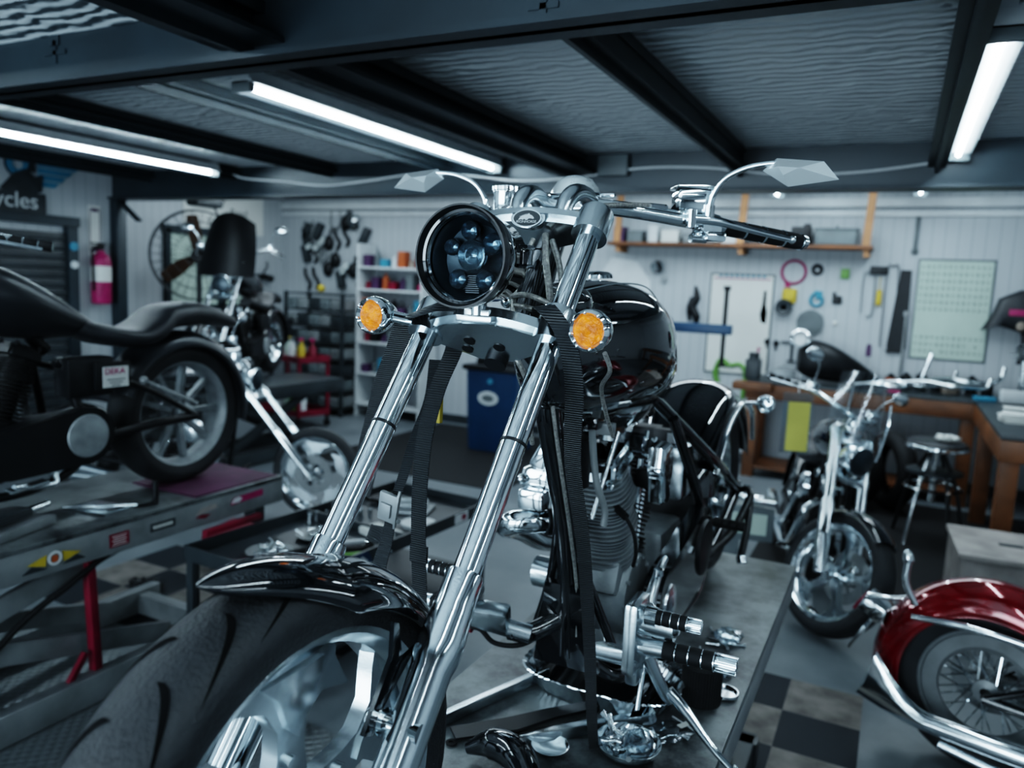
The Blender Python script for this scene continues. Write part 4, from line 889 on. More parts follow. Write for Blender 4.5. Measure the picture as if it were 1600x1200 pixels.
# ============================================================ a general cruiser, built from a recipe
def moto(label, loc, rz, wb=1.62, rake=.70, Rf=.33, rf=.25, wf=.11, Rr=.33, rr=.22, wr=.17, style='cast', fm=CH, rm=CH, paint=GLOSS, bodym=SATIN, neckz=.92,
         bars='drag', fend=(150, 40), rfend=(165, -5), screen=None, tankz=.0, seatm=LEA, pipe='straight', discf=1, primary=1, legs=.11, tank=True, hl=True, rim2=None, seat=True, ff=True, forkm=CH, steer=0., lean=0., rw=None, fdrop=.07, fgap=.055, rdisc=-1, sshift=0., lr=1.):
    t = thing('motorcycle', label, 'motorcycle', loc, rz)
    fy_ = lambda z: rake * (z - Rf)
    wheel(t, (0, 0, Rf), Rf, rf, wf, style, 'front_wheel', fm, disc=discf)
    wheel(t, (0, wb, Rr), Rr, rr, wr, style, 'rear_wheel', rim2 or rm, disc=rdisc)
    for s in (-1, 1):
        f = MB().cyl((s * legs, fy_(.60), .60), (s * legs, fy_(neckz + .06), neckz + .06), .022 * lr, seg=24).build('fork_tube', forkm, t)
        MB().tube([(s * legs, fy_(Rf - .02), Rf - .02), (s * legs, fy_(.48), .48), (s * legs, fy_(.64), .64), (s * legs, fy_(.66), .66)], [.024 * lr, .029 * lr, .029 * lr, .024 * lr], 24, smooth=False).cyl((s * (legs - .05), 0, Rf), (s * (legs + .03), 0, Rf), .014, seg=12).build('fork_slider', forkm, f)
    for z, nm in ((neckz - .16, 'lower_triple_clamp'), (neckz + .03, 'upper_triple_clamp')):
        m = MB(); m.box(0, fy_(z) + .015, z, legs * 2.1, .09, .032, rot=(math.atan(rake), 0, 0), bev=.010)
        for s in (-1, 1): m.cyl((s * legs, fy_(z - .02), z - .02), (s * legs, fy_(z + .02), z + .02), .032, seg=20)
        m.build(nm, fm, t)
    if ff: fender(t, (0, 0, Rf), Rf + .022, wf * .62, .045, fend[0], fend[1], paint, 'front_fender')
    fender(t, (0, wb, Rr), Rr + fgap, rw or wr * .66, fdrop, rfend[0], rfend[1], paint, 'rear_fender')
    ny = fy_(neckz)
    m = MB(); m.cyl((0, fy_(neckz - .15) + .07, neckz - .15), (0, fy_(neckz + .02) + .06, neckz + .02), .032, seg=20)
    m.tube([(0, ny + .08, neckz - .05), (0, ny + .45, neckz - .10), (0, wb * .62, .66)], .026, 14)
    for s in (-1, 1):
        m.tube([(s * .03, ny + .03, neckz - .14), (s * .09, ny + .12, .45), (s * .12, ny + .20, .18), (s * .13, wb * .55, .15), (s * .14, wb * .66, .28), (s * .10, wb * .62, .64)], .017, 12)
        m.tube([(s * .13, wb * .60, .28), (s * .13, wb * .8, .32), (s * .13, wb, Rr)], .02, 12); m.tube([(s * .10, wb * .60, .62), (s * .13, wb * .82, .50), (s * .135, wb, Rr)], .013, 10)
    m.build('frame', SATIN if paint is not RED else GLOSS, t)
    if tank:
        a = ny + .10
        loft_body(smooth_secs([(a, .04, neckz - .06, neckz + .05, .2), (a + .08, .10, neckz - .12, neckz + .10 + tankz, .3), (a + .28, .145, neckz - .17, neckz + .10 + tankz, .4), (a + .45, .13, neckz - .19, neckz + .03 + tankz * .6, .4), (a + .60, .085, neckz - .19, neckz - .06, .4), (a + .70, .03, neckz - .18, neckz - .12, .3)], 4), paint, 'fuel_tank', t, 28, 2.5)
    if seat:
        sy = wb * .60 + sshift
        loft_body(smooth_secs([(sy, .06, .72, .80, 0), (sy + .10, .11, .68, .77, 0), (sy + .26, .15, .66, .745, 0), (sy + .36, .15, .68, .79, 0), (sy + .44, .13, .73, .845, 0), (sy + .62, .11, .745, .855, 0), (sy + .80, .08, .73, .80, 0), (sy + .86, .04, .73, .76, 0)], 4), seatm, 'seat', t, 24, 2.6)
    ex, ez = wb * .47, .30; cb_ = V((0, ex, ez))
    m = MB(); m.lathe([(0, -.09), (.115, -.09), (.125, -.07), (.125, .07), (.115, .09), (0, .09)], cb_, (1, 0, 0), 32); m.box(0, ex + .27, ez, .17, .24, .2, bev=.03); eg_ = m.build('crankcase', bodym, t)
    cylinder_unit(t, cb_, (0, -.36, .93), bodym, fm, 'front_cylinder', .075, .11, .28, 12); cylinder_unit(t, cb_, (0, .36, .93), bodym, fm, 'rear_cylinder', .075, .11, .28, 12)
    P = []
    for k in range(11): q = R(90 + 18 * k); P.append((ex + .095 * math.cos(q), ez + .095 * math.sin(q)))
    for k in range(11): q = R(-90 + 18 * k); P.append((ex + .30 + .115 * math.cos(q), ez + .03 + .115 * math.sin(q)))
    m = MB(); m.prism(P, (.135, 0, 0), (0, 1, 0), (0, 0, 1), .08)
    pc_ = m.build('primary_cover', bodym if primary else fm, t)
    MB().lathe([(0, .008), (.06, .007), (.085, .003), (.088, -.004)], (.178, ex + .30, ez + .03), (1, 0, 0), 36).build('derby_cover', ALU if primary else CH, pc_)
    m = MB(); m.lathe([(0, -.05), (.06, -.045), (.085, -.03), (.09, 0), (.05, .01)], (-.115, ex, ez + .30), (1, 0, 0), 32); m.build('air_cleaner', fm, t)
    m = MB(); m.box(.10, ex + .34, .56, .10, .20, .16, bev=.015); m.build('battery_box', SATIN, t)
    if pipe:
        m = MB(); m.tube([(-.06, ex - .16, ez + .25), (-.13, ex - .22, ez + .20), (-.16, ex - .16, ez + .02), (-.17, ex + .0, ez - .10), (-.175, ex + .3, ez - .12), (-.18, wb + .1, .20)], [.021, .022, .022, .022, .026, .036], 20)
        m.tube([(-.06, ex + .20, ez + .25), (-.13, ex + .22, ez + .16), (-.16, ex + .3, ez + .0), (-.19, ex + .5, ez - .07), (-.20, wb - .1, .27), (-.20, wb + .1, .28)] if pipe != 'fishtail' else [(-.06, ex + .20, ez + .25), (-.13, ex + .22, ez + .16), (-.16, ex + .3, ez + .0), (-.17, ex + .36, ez - .11)], [.021, .022, .022, .026, .034, .036], 20); m.build('exhaust_pipe', fm if fm is not SATIN else STEEL, t)
    if bars:
        if bars == 'drag': B = [(-.40, ny + .40, neckz + .16), (-.25, ny + .22, neckz + .19), (-.10, ny + .07, neckz + .16), (0, ny + .05, neckz + .15), (.10, ny + .07, neckz + .16), (.25, ny + .22, neckz + .19), (.40, ny + .40, neckz + .16)]
        else: B = [(-.40, ny + .36, neckz + .22), (-.33, ny + .2, neckz + .28), (-.24, ny + .08, neckz + .24), (-.12, ny + .04, neckz + .10), (0, ny + .03, neckz + .09), (.12, ny + .04, neckz + .10), (.24, ny + .08, neckz + .24), (.33, ny + .2, neckz + .28), (.40, ny + .36, neckz + .22)]
        h = MB().tube(B, .014, 16).box(0, ny + .04, neckz + .10, .09, .05, .08, bev=.01).build('handlebar', CH, t)
        for s in (-1, 1):
            e = V(B[-1]) if s > 0 else V(B[0]); i_ = V(B[-2]) if s > 0 else V(B[1]); grip(MB(), i_.lerp(e, .25), e, .018).build('hand_grip', RUBD, t)
            m = MB(); m.tube([i_ + V((0, -.04, -.005)), i_.lerp(e, .5) + V((s * .01, -.07, -.005)), e + V((s * .02, -.05, -.01))], [.009, .007, .006], 10); m.box(*(i_ + V((0, -.01, .02))), .06, .05, .05, bev=.01); m.build('brake_lever' if s < 0 else 'clutch_lever', CH, t)
            st = MB().tube([i_ + V((0, 0, .02)), i_ + V((s * .03, -.02, .12)), i_ + V((s * .08, -.03, .17))], .005, 10).build('mirror_stem', CH, t)
            MB().ball(tuple(i_ + V((s * .11, -.03, .18))), (.065, .014, .038), 20, 10).build('mirror_head', CH, st)
    if hl:
        h = MB(); bullet(h, (0, fy_(neckz - .06) - .09, neckz - .05), (0, 1, 0), .085, .15); h = h.build('headlight_shell', fm if fm is not SATIN else GLOSS, t)
        MB().lathe([(0, -.012), (.05, -.009), (.078, -.001), (.078, .003)], (0, fy_(neckz - .06) - .09, neckz - .05), (0, 1, 0), 28).build('headlight_lens', LENSD, h)
    if screen:
        b = MB(); n = 14; rows = []
        for j in range(8):
            f = j / 7; w_ = (.22 if screen[0] is PLAS else .26) - .05 * f * f; row = []
            for i in range(n + 1):
                u_ = i / n * 2 - 1; row.append(b.b.verts.new((w_ * u_, ny - .10 + .09 * u_ * u_ + .16 * f, neckz + .02 + screen[1] * f * (1 - .16 * u_ * u_))))
            rows.append(row)
        for r0, r1 in zip(rows, rows[1:]):
            for i in range(n): b._face((r0[i], r0[i + 1], r1[i + 1], r1[i]))
        w__ = b.build('windscreen', screen[0], t)
        m = MB()
        for s in (-1, 1): m.tube([(s * .15, ny - .06, neckz - .02), (s * .16, ny - .02, neckz + .15), (s * .155, ny + .04, neckz + .30)], .006, 8)
        m.build('screen_brace', CH, w__)
    m = MB(); m.tube([(-.26, ex - .22, .26), (-.1, ex - .24, .24), (.1, ex - .24, .24), (.26, ex - .22, .26)], .012, 10); m.build('foot_control_bar', CH, t)
    for s in (-1, 1): grip(MB(), (s * .19, ex - .225, .26), (s * .30, ex - .22, .27), .017).build('foot_peg', RUBD, t)
    if steer:
        ax = V((0, rake, 1)).normalized(); pv = V((0, fy_(Rf), Rf)); M4 = MX.Translation(pv) @ MX.Rotation(steer, 4, ax) @ MX.Translation(-pv)
        for c in tree(t):
            if any(c.name.startswith(q) for q in ('front_wheel', 'fork_tube', 'fork_slider', 'lower_triple', 'upper_triple', 'front_fender', 'handlebar', 'hand_grip', 'brake_lever', 'clutch_lever', 'mirror', 'headlight', 'windscreen')): c.matrix_local = M4
    if lean: t.rotation_euler = (0, lean, rz)
    return t

# ============================================================ left scissor lift with a matte black cruiser
def scissor(label, cx, y0, y1, top, w, rail=.11, mt=LTOP, ms=STEEL):
    t = thing('motorcycle_lift', label, 'motorcycle lift', (cx, (y0 + y1) / 2, 0)); L_ = y1 - y0
    MB().box(0, 0, top - .01, w, L_, .02, bev=.003).build('table_top', mt, t)
    for s in (-1, 1): MB().box(s * (w / 2 - .015), 0, top - .02 - rail / 2, .03, L_, rail, bev=.004).build('side_rail', ms, t)
    m = MB()
    for y in (-L_ / 2 + .02, L_ / 2 - .02): m.box(0, y, top - .02 - rail / 2, w - .06, .03, rail)
    m.build('end_rail', ms, t)
    for s in (-1, 1):
        for dy, q in ((1, 0), (-1, .05)):
            a, b_ = V((s * (w / 2 - .10 - q), -dy * L_ * .33, .12)), V((s * (w / 2 - .10 - q), dy * L_ * .25, top - .12)); d = b_ - a
            MB().box(*((a + b_) / 2), .03, d.length, .085, rot=(math.atan2(d.z, d.y), 0, 0), bev=.004).build('scissor_arm', ms, t)
        MB().box(s * (w / 2 - .06), 0, .07, .06, L_ * .86, .12, bev=.006).build('base_rail', ms, t)
    MB().box(0, -L_ * .4, .06, w - .16, .06, .10).box(0, L_ * .4, .06, w - .16, .06, .10).build('base_crossbar', ms, t)
    return t
L1 = scissor('steel scissor lift on the left with winged and red stickers along its side rail', -3.05, -.5, 2.88, .75, .70)
RX = .352    # local x just outside the right-hand rail
yl = lambda y: y - 1.19
m = MB()
for s in (1, -1): m.prism([(s * .10, .0), (s * .03, .022), (s * .035, -.02)] if s > 0 else [(-.035, -.02), (-.03, .022), (-.10, .0)], (RX + .001, yl(1.70), .675), (0, 1, 0), (0, 0, 1), .002)
st = m.build('winged_sticker', YEL, L1, label='yellow and black winged sticker')
m = MB()
for s in (1, -1): m.prism([(s * .12, -.022), (s * .085, .0), (s * .03, -.022)] if s > 0 else [(-.03, -.022), (-.085, .0), (-.12, -.022)], (RX + .0022, yl(1.70), .668), (0, 1, 0), (0, 0, 1), .002)
m.build('wing_tips', INK, st); MB().lathe([(.018, 0), (.027, 0), (.027, .002), (.018, .002)], (RX + .0025, yl(1.70), .678), (1, 0, 0), 28, close=True).build('sticker_ring', WHT, st); MB().prism([(-.012, -.012), (.012, -.012), (.01, .012), (-.01, .012)], (RX + .003, yl(1.70), .676), (0, 1, 0), (0, 0, 1), .002).build('sticker_centre', ORA, st)
s_ = MB().box(RX + .001, yl(1.965), .675, .002, .085, .055).build('warning_label', CRIM, L1, label='small red warning label')
m = MB()
for i in range(5): m.box(RX + .0025, yl(1.965), .692 - i * .009, .001, .066 - (i % 2) * .012, .0025)
m.build('warning_text_lines', PAPER, s_)
s_ = MB().box(RX + .001, yl(2.17), .680, .002, .12, .034).build('maker_plate', INK, L1, label='dark plate with pale lettering'); m = MB()
for i in range(8): m.box(RX + .0025, yl(2.125) + i * .0125, .680, .001, .008, .014)
m.build('plate_lettering', PAPER, s_)
s_ = MB().prism([(-.06, -.015), (.06, -.004), (.05, .018), (-.03, .012)], (RX + .001, yl(2.40), .690), (0, 1, 0), (0, 0, 1), .002).build('peeling_sticker', CREAM, L1); MB().prism([(-.05, -.008), (.0, -.02), (.03, -.006), (-.02, .002)], (RX + .0018, yl(2.39), .672), (0, 1, 0), (0, 0, 1), .002).build('red_scrap', CRIM, s_)
s_ = MB().prism([(-.10, -.02), (.10, -.012), (.10, .018), (-.08, .012)], (RX + .001, yl(2.64), .695), (0, 1, 0), (0, 0, 1), .002).build('eagle_sticker', PINK, L1, label='magenta sticker with a white bird head'); MB().prism([(-.095, -.012), (-.05, -.014), (-.03, .0), (-.05, .012), (-.08, .009)], (RX + .0022, yl(2.64), .695), (0, 1, 0), (0, 0, 1), .002).build('bird_head', WHT, s_)
m = MB(); m.box(.12, 1.42, .753, .42, .5, .006); m.build('grip_pad', PURPLEM, L1, label='purplish rubber pad under the rear wheel')
m = MB(); m.box(.36, yl(2.55), .585, .03, .34, .028, bev=.004); m.build('red_rail', CRIM, L1, label='red bar under the side rail')
m = MB(); m.box(.30, 1.55, .60, .07, .07, .12, bev=.01); m.build('corner_stop', DGREY, L1)
m = MB(); m.tube([(.30, .78, .62), (.28, .6, .52), (.24, .45, .42), (.20, .2, .2)], .012, 10); m.build('hydraulic_hose', RUBD, L1)
t = thing('safety_prop', 'dark red steel prop standing beneath the left lift', 'prop', (-2.78, 1.90, 0), .1)
MB().box(0, 0, .33, .035, .035, .64, rot=(.05, 0, 0), bev=.003).build('upright', CRIM, t); MB().box(-.0, -.10, .14, .02, .20, .02, rot=(.9, 0, 0)).box(0, -.03, .03, .03, .16, .02).build('foot_brace', CRIM, t)
t = thing('caster_trolley', 'low trolley with a grey caster wheel under the far end of the left lift', 'trolley', (-3.35, 3.35, 0), .3)
MB().box(0, 0, .20, .5, .35, .03, bev=.004).build('deck', CRIM, t)
for x, y in ((-.2, -.12), (.2, -.12), (-.2, .12), (.2, .12)):
    c = MB().lathe([(.02, -.018), (.055, -.018), (.06, -.012), (.06, .012), (.055, .018), (.02, .018)], (x, y, .06), (1, .2, 0), 24, close=True).build('caster_wheel', RUBD, t); MB().cyl((x - .02, y, .06), (x + .02, y, .06), .028, seg=16).box(x, y, .14, .05, .05, .10).build('caster_fork', STEEL, c)

LB = moto('matte black cruiser with a stepped leather seat standing on the left lift', (-3.02, .88, .75), 0, wb=1.63, style='cast', fm=SATIN, rm=SATIN, rim2=ALU, paint=DEN, bodym=SATIN, neckz=.90, tankz=.0, sshift=.13, Rr=.335, rr=.255, wr=.16, pipe='straight', rfend=(160, -12), seatm=LEA, forkm=SATIN)
s_ = MB().box(.155, 1.19, .56, .012, .16, .115, bev=.002).build('battery_case', SATIN, LB)
q = MB().box(.1625, 1.20, .556, .002, .115, .085).build('battery_label', PAPER, s_, label='white battery label with pink lettering'); text('label_lettering', 'DEKA', .036, face_m((.1640, 1.195, .578), (0, 1, 0), (0, 0, 1)), PINK, q)
m = MB()
for i in range(3): m.box(.1642, 1.20, .545 - i * .012, .0008, .08 - i * .02, .004)
m.build('label_lines', INK, q); 
m = MB(); m.tube([(.16, 1.35, .52), (.17, 1.45, .47), (.175, 1.60, .40)], .009, 10); m.ball((.165, 1.33, .53), .018); m.build('rear_foot_lever', STEEL, LB)
m = MB(); m.tube([(.17, .93, .20), (.20, .90, .17), (.21, .75, .19)], .012, 10); m.box(.21, .80, .185, .05, .14, .014, rot=(.1, 0, 0), bev=.005); m.build('foot_board', BIL, LB)
# bits lying on the left lift
t = thing('scissor_jack', 'low steel jack lying on the left lift under the cruiser engine', 'jack', (-2.86, 1.55, .75), .3)
MB().box(0, 0, .02, .16, .5, .035, bev=.004).build('base', STEEL, t); MB().box(0, 0, .07, .10, .34, .03, bev=.006).build('saddle', DGREY, t); MB().cyl((0, -.3, .06), (0, .3, .06), .014, seg=12).build('screw', CH, t)
m = MB(); m.prism([(-.10, -.08), (.10, -.06), (.09, .08), (-.11, .05)], (0, 0, .006), (1, 0, 0), (0, 1, 0), .010); m.tube([(-.10, -.1, .015), (.02, -.02, .022), (.1, .09, .015)], .008, 8)
solo('polished_plate', m, BIL, 'bright polished plate lying on the left lift before the rear tyre', 'plate', loc=(-2.88, 2.02, .752))
m = MB(); m.tube([(0, 0, .008), (.02, .10, .008), (.04, .18, .008), (.04, .20, .05), (.04, .20, .09)], .007, 8); m.cyl((.04, .20, .0), (.04, .20, .10), .012, seg=12)
solo('tow_strap_hook', m, SATIN, 'black lever with a chrome end standing by the polished plate', 'lever', loc=(-2.82, 2.0, .752))

# ============================================================ long parts tray
t = thing('parts_tray_cart', 'long black steel tray table covered with parts, behind the front wheel of the black chopper', 'tray table', (-2.32, 2.98, 0), -.06)
b = MB(); b.box(0, 0, .50, .66, 1.45, .012)
for s in (-1, 1): b.box(s * .33, 0, .53, .014, 1.45, .06); b.box(0, s * .72, .53, .66, .014, .06)
b.box(0, 0, .53, .66, .012, .05); b.build('tray', DGREY, t)
for x in (-.31, .31):
    for y in (-.70, .70): MB().box(x, y, .25, .04, .04, .50, bev=.003).build('leg', DGREY, t)
MB().box(0, 0, .16, .62, 1.4, .014).build('lower_shelf', DGREY, t)
q = MB().box(.339, .45, .53, .002, .12, .05).build('flag_sticker', WHT, t, label='white sticker with a red and blue emblem'); MB().box(.3405, .47, .53, .001, .04, .03).build('red_patch', CRIM, q)
q = MB().prism([(-.09, -.025), (.09, -.025), (.06, .03), (-.06, .03)], (.339, -.35, .525), (0, 1, 0), (0, 0, 1), .002).build('eagle_sticker', BLUE, t, label='blue and white winged sticker'); MB().prism([(-.05, -.008), (.06, -.012), (.02, .018)], (.3405, -.35, .525), (0, 1, 0), (0, 0, 1), .001).build('white_wing', WHT, q)
for k, (x, y, lab) in enumerate(((-2.42, 2.50, 'shallow dish of bright fasteners at the near end of the long parts tray'), (-2.40, 2.80, 'shallow dish of bright fasteners further along the long parts tray'))):
    t = thing('fastener_dish', lab, 'parts dish', (x, y, .507)); MB().lathe([(0, .002), (.07, .002), (.10, .02), (.104, .02), (.075, 0), (0, 0)], (0, 0, 0), (0, 0, 1), 32).build('dish', STEEL, t)
    for i in range(26):
        c = bp_.copy(); C.objects.link(c); a = random.uniform(0, 6.28); q = random.uniform(0, .07); c.location = (x + q * math.cos(a), y + q * math.sin(a), .520 + .006 * (i % 4)); c.rotation_euler = (random.uniform(1, 2), random.uniform(-.4, .4), random.uniform(0, 6)); c.scale = (1.2,) * 3
        c['label'] = ('bright bolt in the near dish on the long parts tray', 'bright bolt in the second dish on the long parts tray')[k]; c['group'] = ('bolts in the near tray dish', 'bolts in the second tray dish')[k]
sock = MB().cyl((0, 0, 0), (0, 0, .05), .016, .013, 16).build('tool_socket', CH); tag(sock, 'chrome tool socket standing in the long parts tray', 'socket', 'sockets in the parts tray'); sock.location = (-2.58, 2.95, .507)
for i in range(17):
    c = sock.copy(); C.objects.link(c); c.location = (-2.58 + (i % 4) * .06 + random.uniform(-.01, .01), 3.0 + (i // 4) * .07, .507); k = random.uniform(.7, 1.4); c.scale = (k, k, k)
sd = [(-2.12, 2.62, GREEN, 'green handled screwdriver on the long parts tray'), (-2.10, 2.45, CRIM, 'red handled screwdriver on the long parts tray'), (-2.22, 2.76, WHT, 'white handled screwdriver on the long parts tray')]
for x, y, hm_, lab in sd:
    t = thing('screwdriver', lab, 'screwdriver', (x, y, .522), .9); MB().tube([(0, 0, 0), (.03, 0, 0), (.10, 0, 0), (.115, 0, 0)], [.012, .014, .013, .007], 12, smooth=False).build('handle', hm_, t); MB().cyl((.115, 0, 0), (.24, 0, 0), .004, seg=8).build('blade', CH, t)
def blob(name, loc, sx, sy, sz, m_, label, cat, k=.2, seed=1):
    rr_ = random.Random(seed); b = MB(); t_ = bmesh.new(); bmesh.ops.create_icosphere(t_, subdivisions=3, radius=1)
    for v in t_.verts: n_ = 1 + rr_.uniform(-k, k); v.co = V((v.co.x * sx * n_, v.co.y * sy * n_, (v.co.z + 1) * .5 * sz * n_))
    b._merge(t_); return solo(name, b, m_, label, cat, loc=loc)
m = MB(); m.box(0, 0, .01, .26, .20, .016, rot=(0, 0, .3), bev=.004); m.box(.02, .02, .035, .16, .12, .03, rot=(0, 0, .5), bev=.01); m.tube([(-.1, -.05, .03), (0, -.02, .06), (.1, .04, .03)], .016, 12)
solo('engine_parts', m, ALU, 'grey cast engine cover lying at the far end of the long parts tray', 'engine part', loc=(-2.30, 3.42, .507))
m = MB(); m.lathe([(.03, 0), (.09, 0), (.09, .02), (.03, .02)], (0, 0, .0), (0, 0, 1), 32, close=True); solo('gasket_ring', m, WHT, 'pale round ring beside the engine cover on the parts tray', 'ring', loc=(-2.10, 3.22, .507))
m = MB(); m.box(0, 0, .02, .20, .12, .035, rot=(0, 0, -.3), bev=.004); solo('parts_box', m, PAPER, 'white flat packet near the middle of the parts tray', 'packet', loc=(-2.16, 2.98, .507))
m = MB(); m.tube([(-.2, 0, .01), (-.1, .03, .03), (.05, .02, .04), (.2, -.02, .02), (.3, .0, .01)], .014, 12); m.ball((.3, 0, .02), .022)
solo('rubber_hose', m, RUBD, 'black rubber hose curled on the near right of the parts tray', 'hose', loc=(-2.22, 2.52, .513)).rotation_euler = (0, 0, 1.1)
m = MB()
for x in (-.03, 0, .03): m.cyl((x, -.06, .02), (x, .06, .02), .012, seg=14)
solo('battery_cells', m, SATIN, 'black cylinders bundled at the far left of the parts tray', 'cylinders', loc=(-2.52, 3.45, .512))
blob('dark_rag', (-3.55, 2.75, 0), .10, .06, .06, SATIN, 'small dark crumpled rag on the floor by the tray table leg', 'rag', .2, 4)

# ============================================================ far chopper, its long fork reaching right
moto('long fork chopper with a bright wheel standing behind the left lift', (-3.68, 4.27, 0), R(106), wb=1.95, rake=.86, Rf=.335, rf=.275, wf=.09, style='blade', fm=CH, paint=GLOSS, neckz=1.04, bars='drag', ff=False, discf=-1, tankz=-.01)
# raised bike with a tall dark screen behind the left cruiser
L2 = scissor('dark scissor lift at the back carrying the tall screened touring motorcycle', -5.45, 4.50, 6.35, .72, .66, mt=DGREY, ms=DGREY)
moto('black touring motorcycle with a tall dark windscreen raised on the back lift', (-5.35, 4.75, .72), R(24), wb=1.5, style='cast', fm=CH, paint=GLOSS, neckz=.98, bars='high', screen=(SATIN, .58))

# ============================================================ left wall: fan, extinguisher, signs
t = thing('pedestal_fan', 'large round caged fan with bronze blades behind the dark pillar', 'fan', (-7.15, 6.25, 0), R(42))
FZ = 1.93; b = MB()
for y in (-.09, .09):
    b.lathe([(.50, -.008), (.508, 0), (.50, .008), (.492, 0)], (0, y * .6, FZ), (0, 1, 0), 56, close=True)
    for r_ in (.12, .25, .38): b.lathe([(r_, -.003), (r_ + .003, 0), (r_, .003), (r_ - .003, 0)], (0, y * (1.3 - r_), FZ), (0, 1, 0), 40, close=True)
    for k in range(30):
        a = 2 * PI * k / 30; b.tube([(.05 * math.cos(a), y * 1.2, FZ + .05 * math.sin(a)), (.30 * math.cos(a), y * 1.0, FZ + .30 * math.sin(a)), (.50 * math.cos(a), y * .6, FZ + .50 * math.sin(a))], .0022, 4, n=3)
b.build('cage', DGREY, t); m = MB()
for k in range(3):
    a = R(100 + 120 * k); u = V((math.cos(a), 0, math.sin(a))); w_ = V((-math.sin(a), .45, math.cos(a))).normalized()
    m.prism([(.05, -.04), (.22, -.10), (.44, -.09), (.46, .04), (.3, .07), (.05, .045)], (0, 0, FZ), u, w_, .006)
m.build('blades', COP, t); MB().cyl((0, -.05, FZ), (0, .16, FZ), .07, seg=24).build('motor', SATIN, t); MB().cyl((0, .12, .03), (0, .12, FZ), .03, seg=16).lathe([(0, .03), (.26, .03), (.3, 0), (0, 0)], (0, .12, 0), (0, 0, 1), 32).build('pedestal', DGREY, t)
t = thing('fire_extinguisher', 'red fire extinguisher hanging on the left wall beside the roller door', 'fire extinguisher', (-6.536, 4.63, 1.42))
MB().lathe([(0, 0), (.075, .0), (.085, .02), (.085, .38), (.07, .43), (.03, .46), (.03, .48), (0, .48)], (0, 0, 0), (0, 0, 1), 32).build('cylinder_body', PINK, t)
MB().lathe([(.0855, .20), (.0862, .20), (.0862, .34), (.0855, .34)], (0, 0, 0), (0, 0, 1), 32).build('paper_label', PAPER, t); m = MB(); m.box(0, 0, .51, .05, .05, .05, bev=.01); m.box(.03, -.04, .54, .02, .14, .014); m.box(.03, -.04, .515, .02, .11, .012); m.build('valve_handle', SATIN, t); MB().tube([(0, -.03, .50), (.03, -.10, .48), (.04, -.11, .30), (.03, -.095, .12)], .010, 10).build('hose', RUBD, t); MB().box(-.07, 0, .3, .03, .05, .12).build('wall_bracket', STEEL, t)
t = thing('extinguisher_sign', 'narrow white sign above the red fire extinguisher', 'sign', (-6.613, 4.63, 2.00)); MB().box(0, 0, .08, .008, .12, .44).build('panel', PAPER, t); MB().box(.006, -.048, .08, .002, .006, .40).box(.006, .048, .08, .002, .006, .40).box(.006, 0, .26, .002, .07, .03).box(.006, 0, -.10, .002, .08, .03).build('sign_marks', PURP, t)
# painted winged logo high on the left wall
t = thing('winged_wall_sign', 'painted wall sign with a blue wing and white lettering above the roller door', 'sign', (-6.617, 4.05, 2.45)); t.scale = (1, .64, .64)
b = MB()
for i in range(4): b.prism([(.02, .235 - i * .085), (.60 - i * .10, .235 - i * .085), (.54 - i * .10, .165 - i * .085), (.02, .165 - i * .085)], (.004, .10, .02), (0, 1, 0), (0, 0, 1), .004)
b.build('blue_wing', TEAL, t); MB().lathe([(.07, 0), (.155, 0), (.155, .004), (.07, .004)], (.004, -.14, .18), (1, 0, 0), 36, close=True).build('blue_wheel', TEAL, t); MB().lathe([(.155, 0), (.175, 0), (.175, .006), (.155, .006)], (.004, -.14, .18), (1, 0, 0), 36, close=True).build('wheel_outline', DGREY, t)
m = MB(); m.prism([(-.38, -.13), (-.20, .08), (-.02, .16), (.06, .06), (.18, .10), (.16, -.12), (.02, -.18), (-.30, -.18)], (.008, 0, -.02), (0, 1, 0), (0, 0, 1), .006); m.prism([(-.02, .1), (.03, .42), (.07, .42), (.08, .1)], (.008, 0, 0), (0, 1, 0), (0, 0, 1), .006); m.build('dark_motorcycle_shape', DGREY, t)
MB().box(.006, -.28, -.30, .006, .98, .26).build('lettering_panel', DGREY, t); text('sign_lettering', 'Cycles', .29, face_m((.012, -.28, -.285), (0, 1, 0), (0, 0, 1)), WHT, t, .002)
t = thing('wall_notice', 'pale wall notice with dark lettering above the left window', 'sign', (-7.79, 7.25, 2.52)); MB().box(0, 0, 0, .006, 1.3, .52).build('board', PAPER, t)
for y, z, s_ in ((-.12, .13, 'Roy'), (.22, .0, 'Road'), (-.10, -.16, 'Testing')): text('notice_lettering', s_, .14, face_m((.005, y, z), (0, 1, 0), (0, 0, 1)), INK, t)
m = MB(); m.box(0, 0, 0, .10, .18, .08, bev=.02); m.tube([(.02, 0, .03), (.06, .05, .14), (.0, .1, .20)], .012, 10); m.ball((.03, .14, -.02), .05)
solo('wall_fan_heater', m, SATIN, 'small dark device mounted on the wall right of the left window', 'wall device', loc=(-7.72, 7.80, 1.72))
m = MB(); m.box(0, 0, 0, .16, .34, .10, bev=.03); m.tube([(0, .12, -.04), (.02, .16, -.15), (.0, .18, -.25)], .012, 10)
solo('hanging_work_light', m, DGREY, 'dark lamp head hanging under the beam over the round fan', 'lamp', loc=(-6.3, 5.6, 2.44))
m = MB(); m.box(0, 0, 0, .5, .3, .10, bev=.04); m.box(.1, 0, -.1, .3, .24, .12, bev=.03); m.cyl((0, 0, -.1), (0, 0, -1.1), .03); m.box(0, 0, -1.12, .5, .5, .04)
solo('swivel_work_stool', m, LEA, 'dark padded stool beyond the seat of the left cruiser', 'stool', loc=(-7.1, 7.35, 1.17))

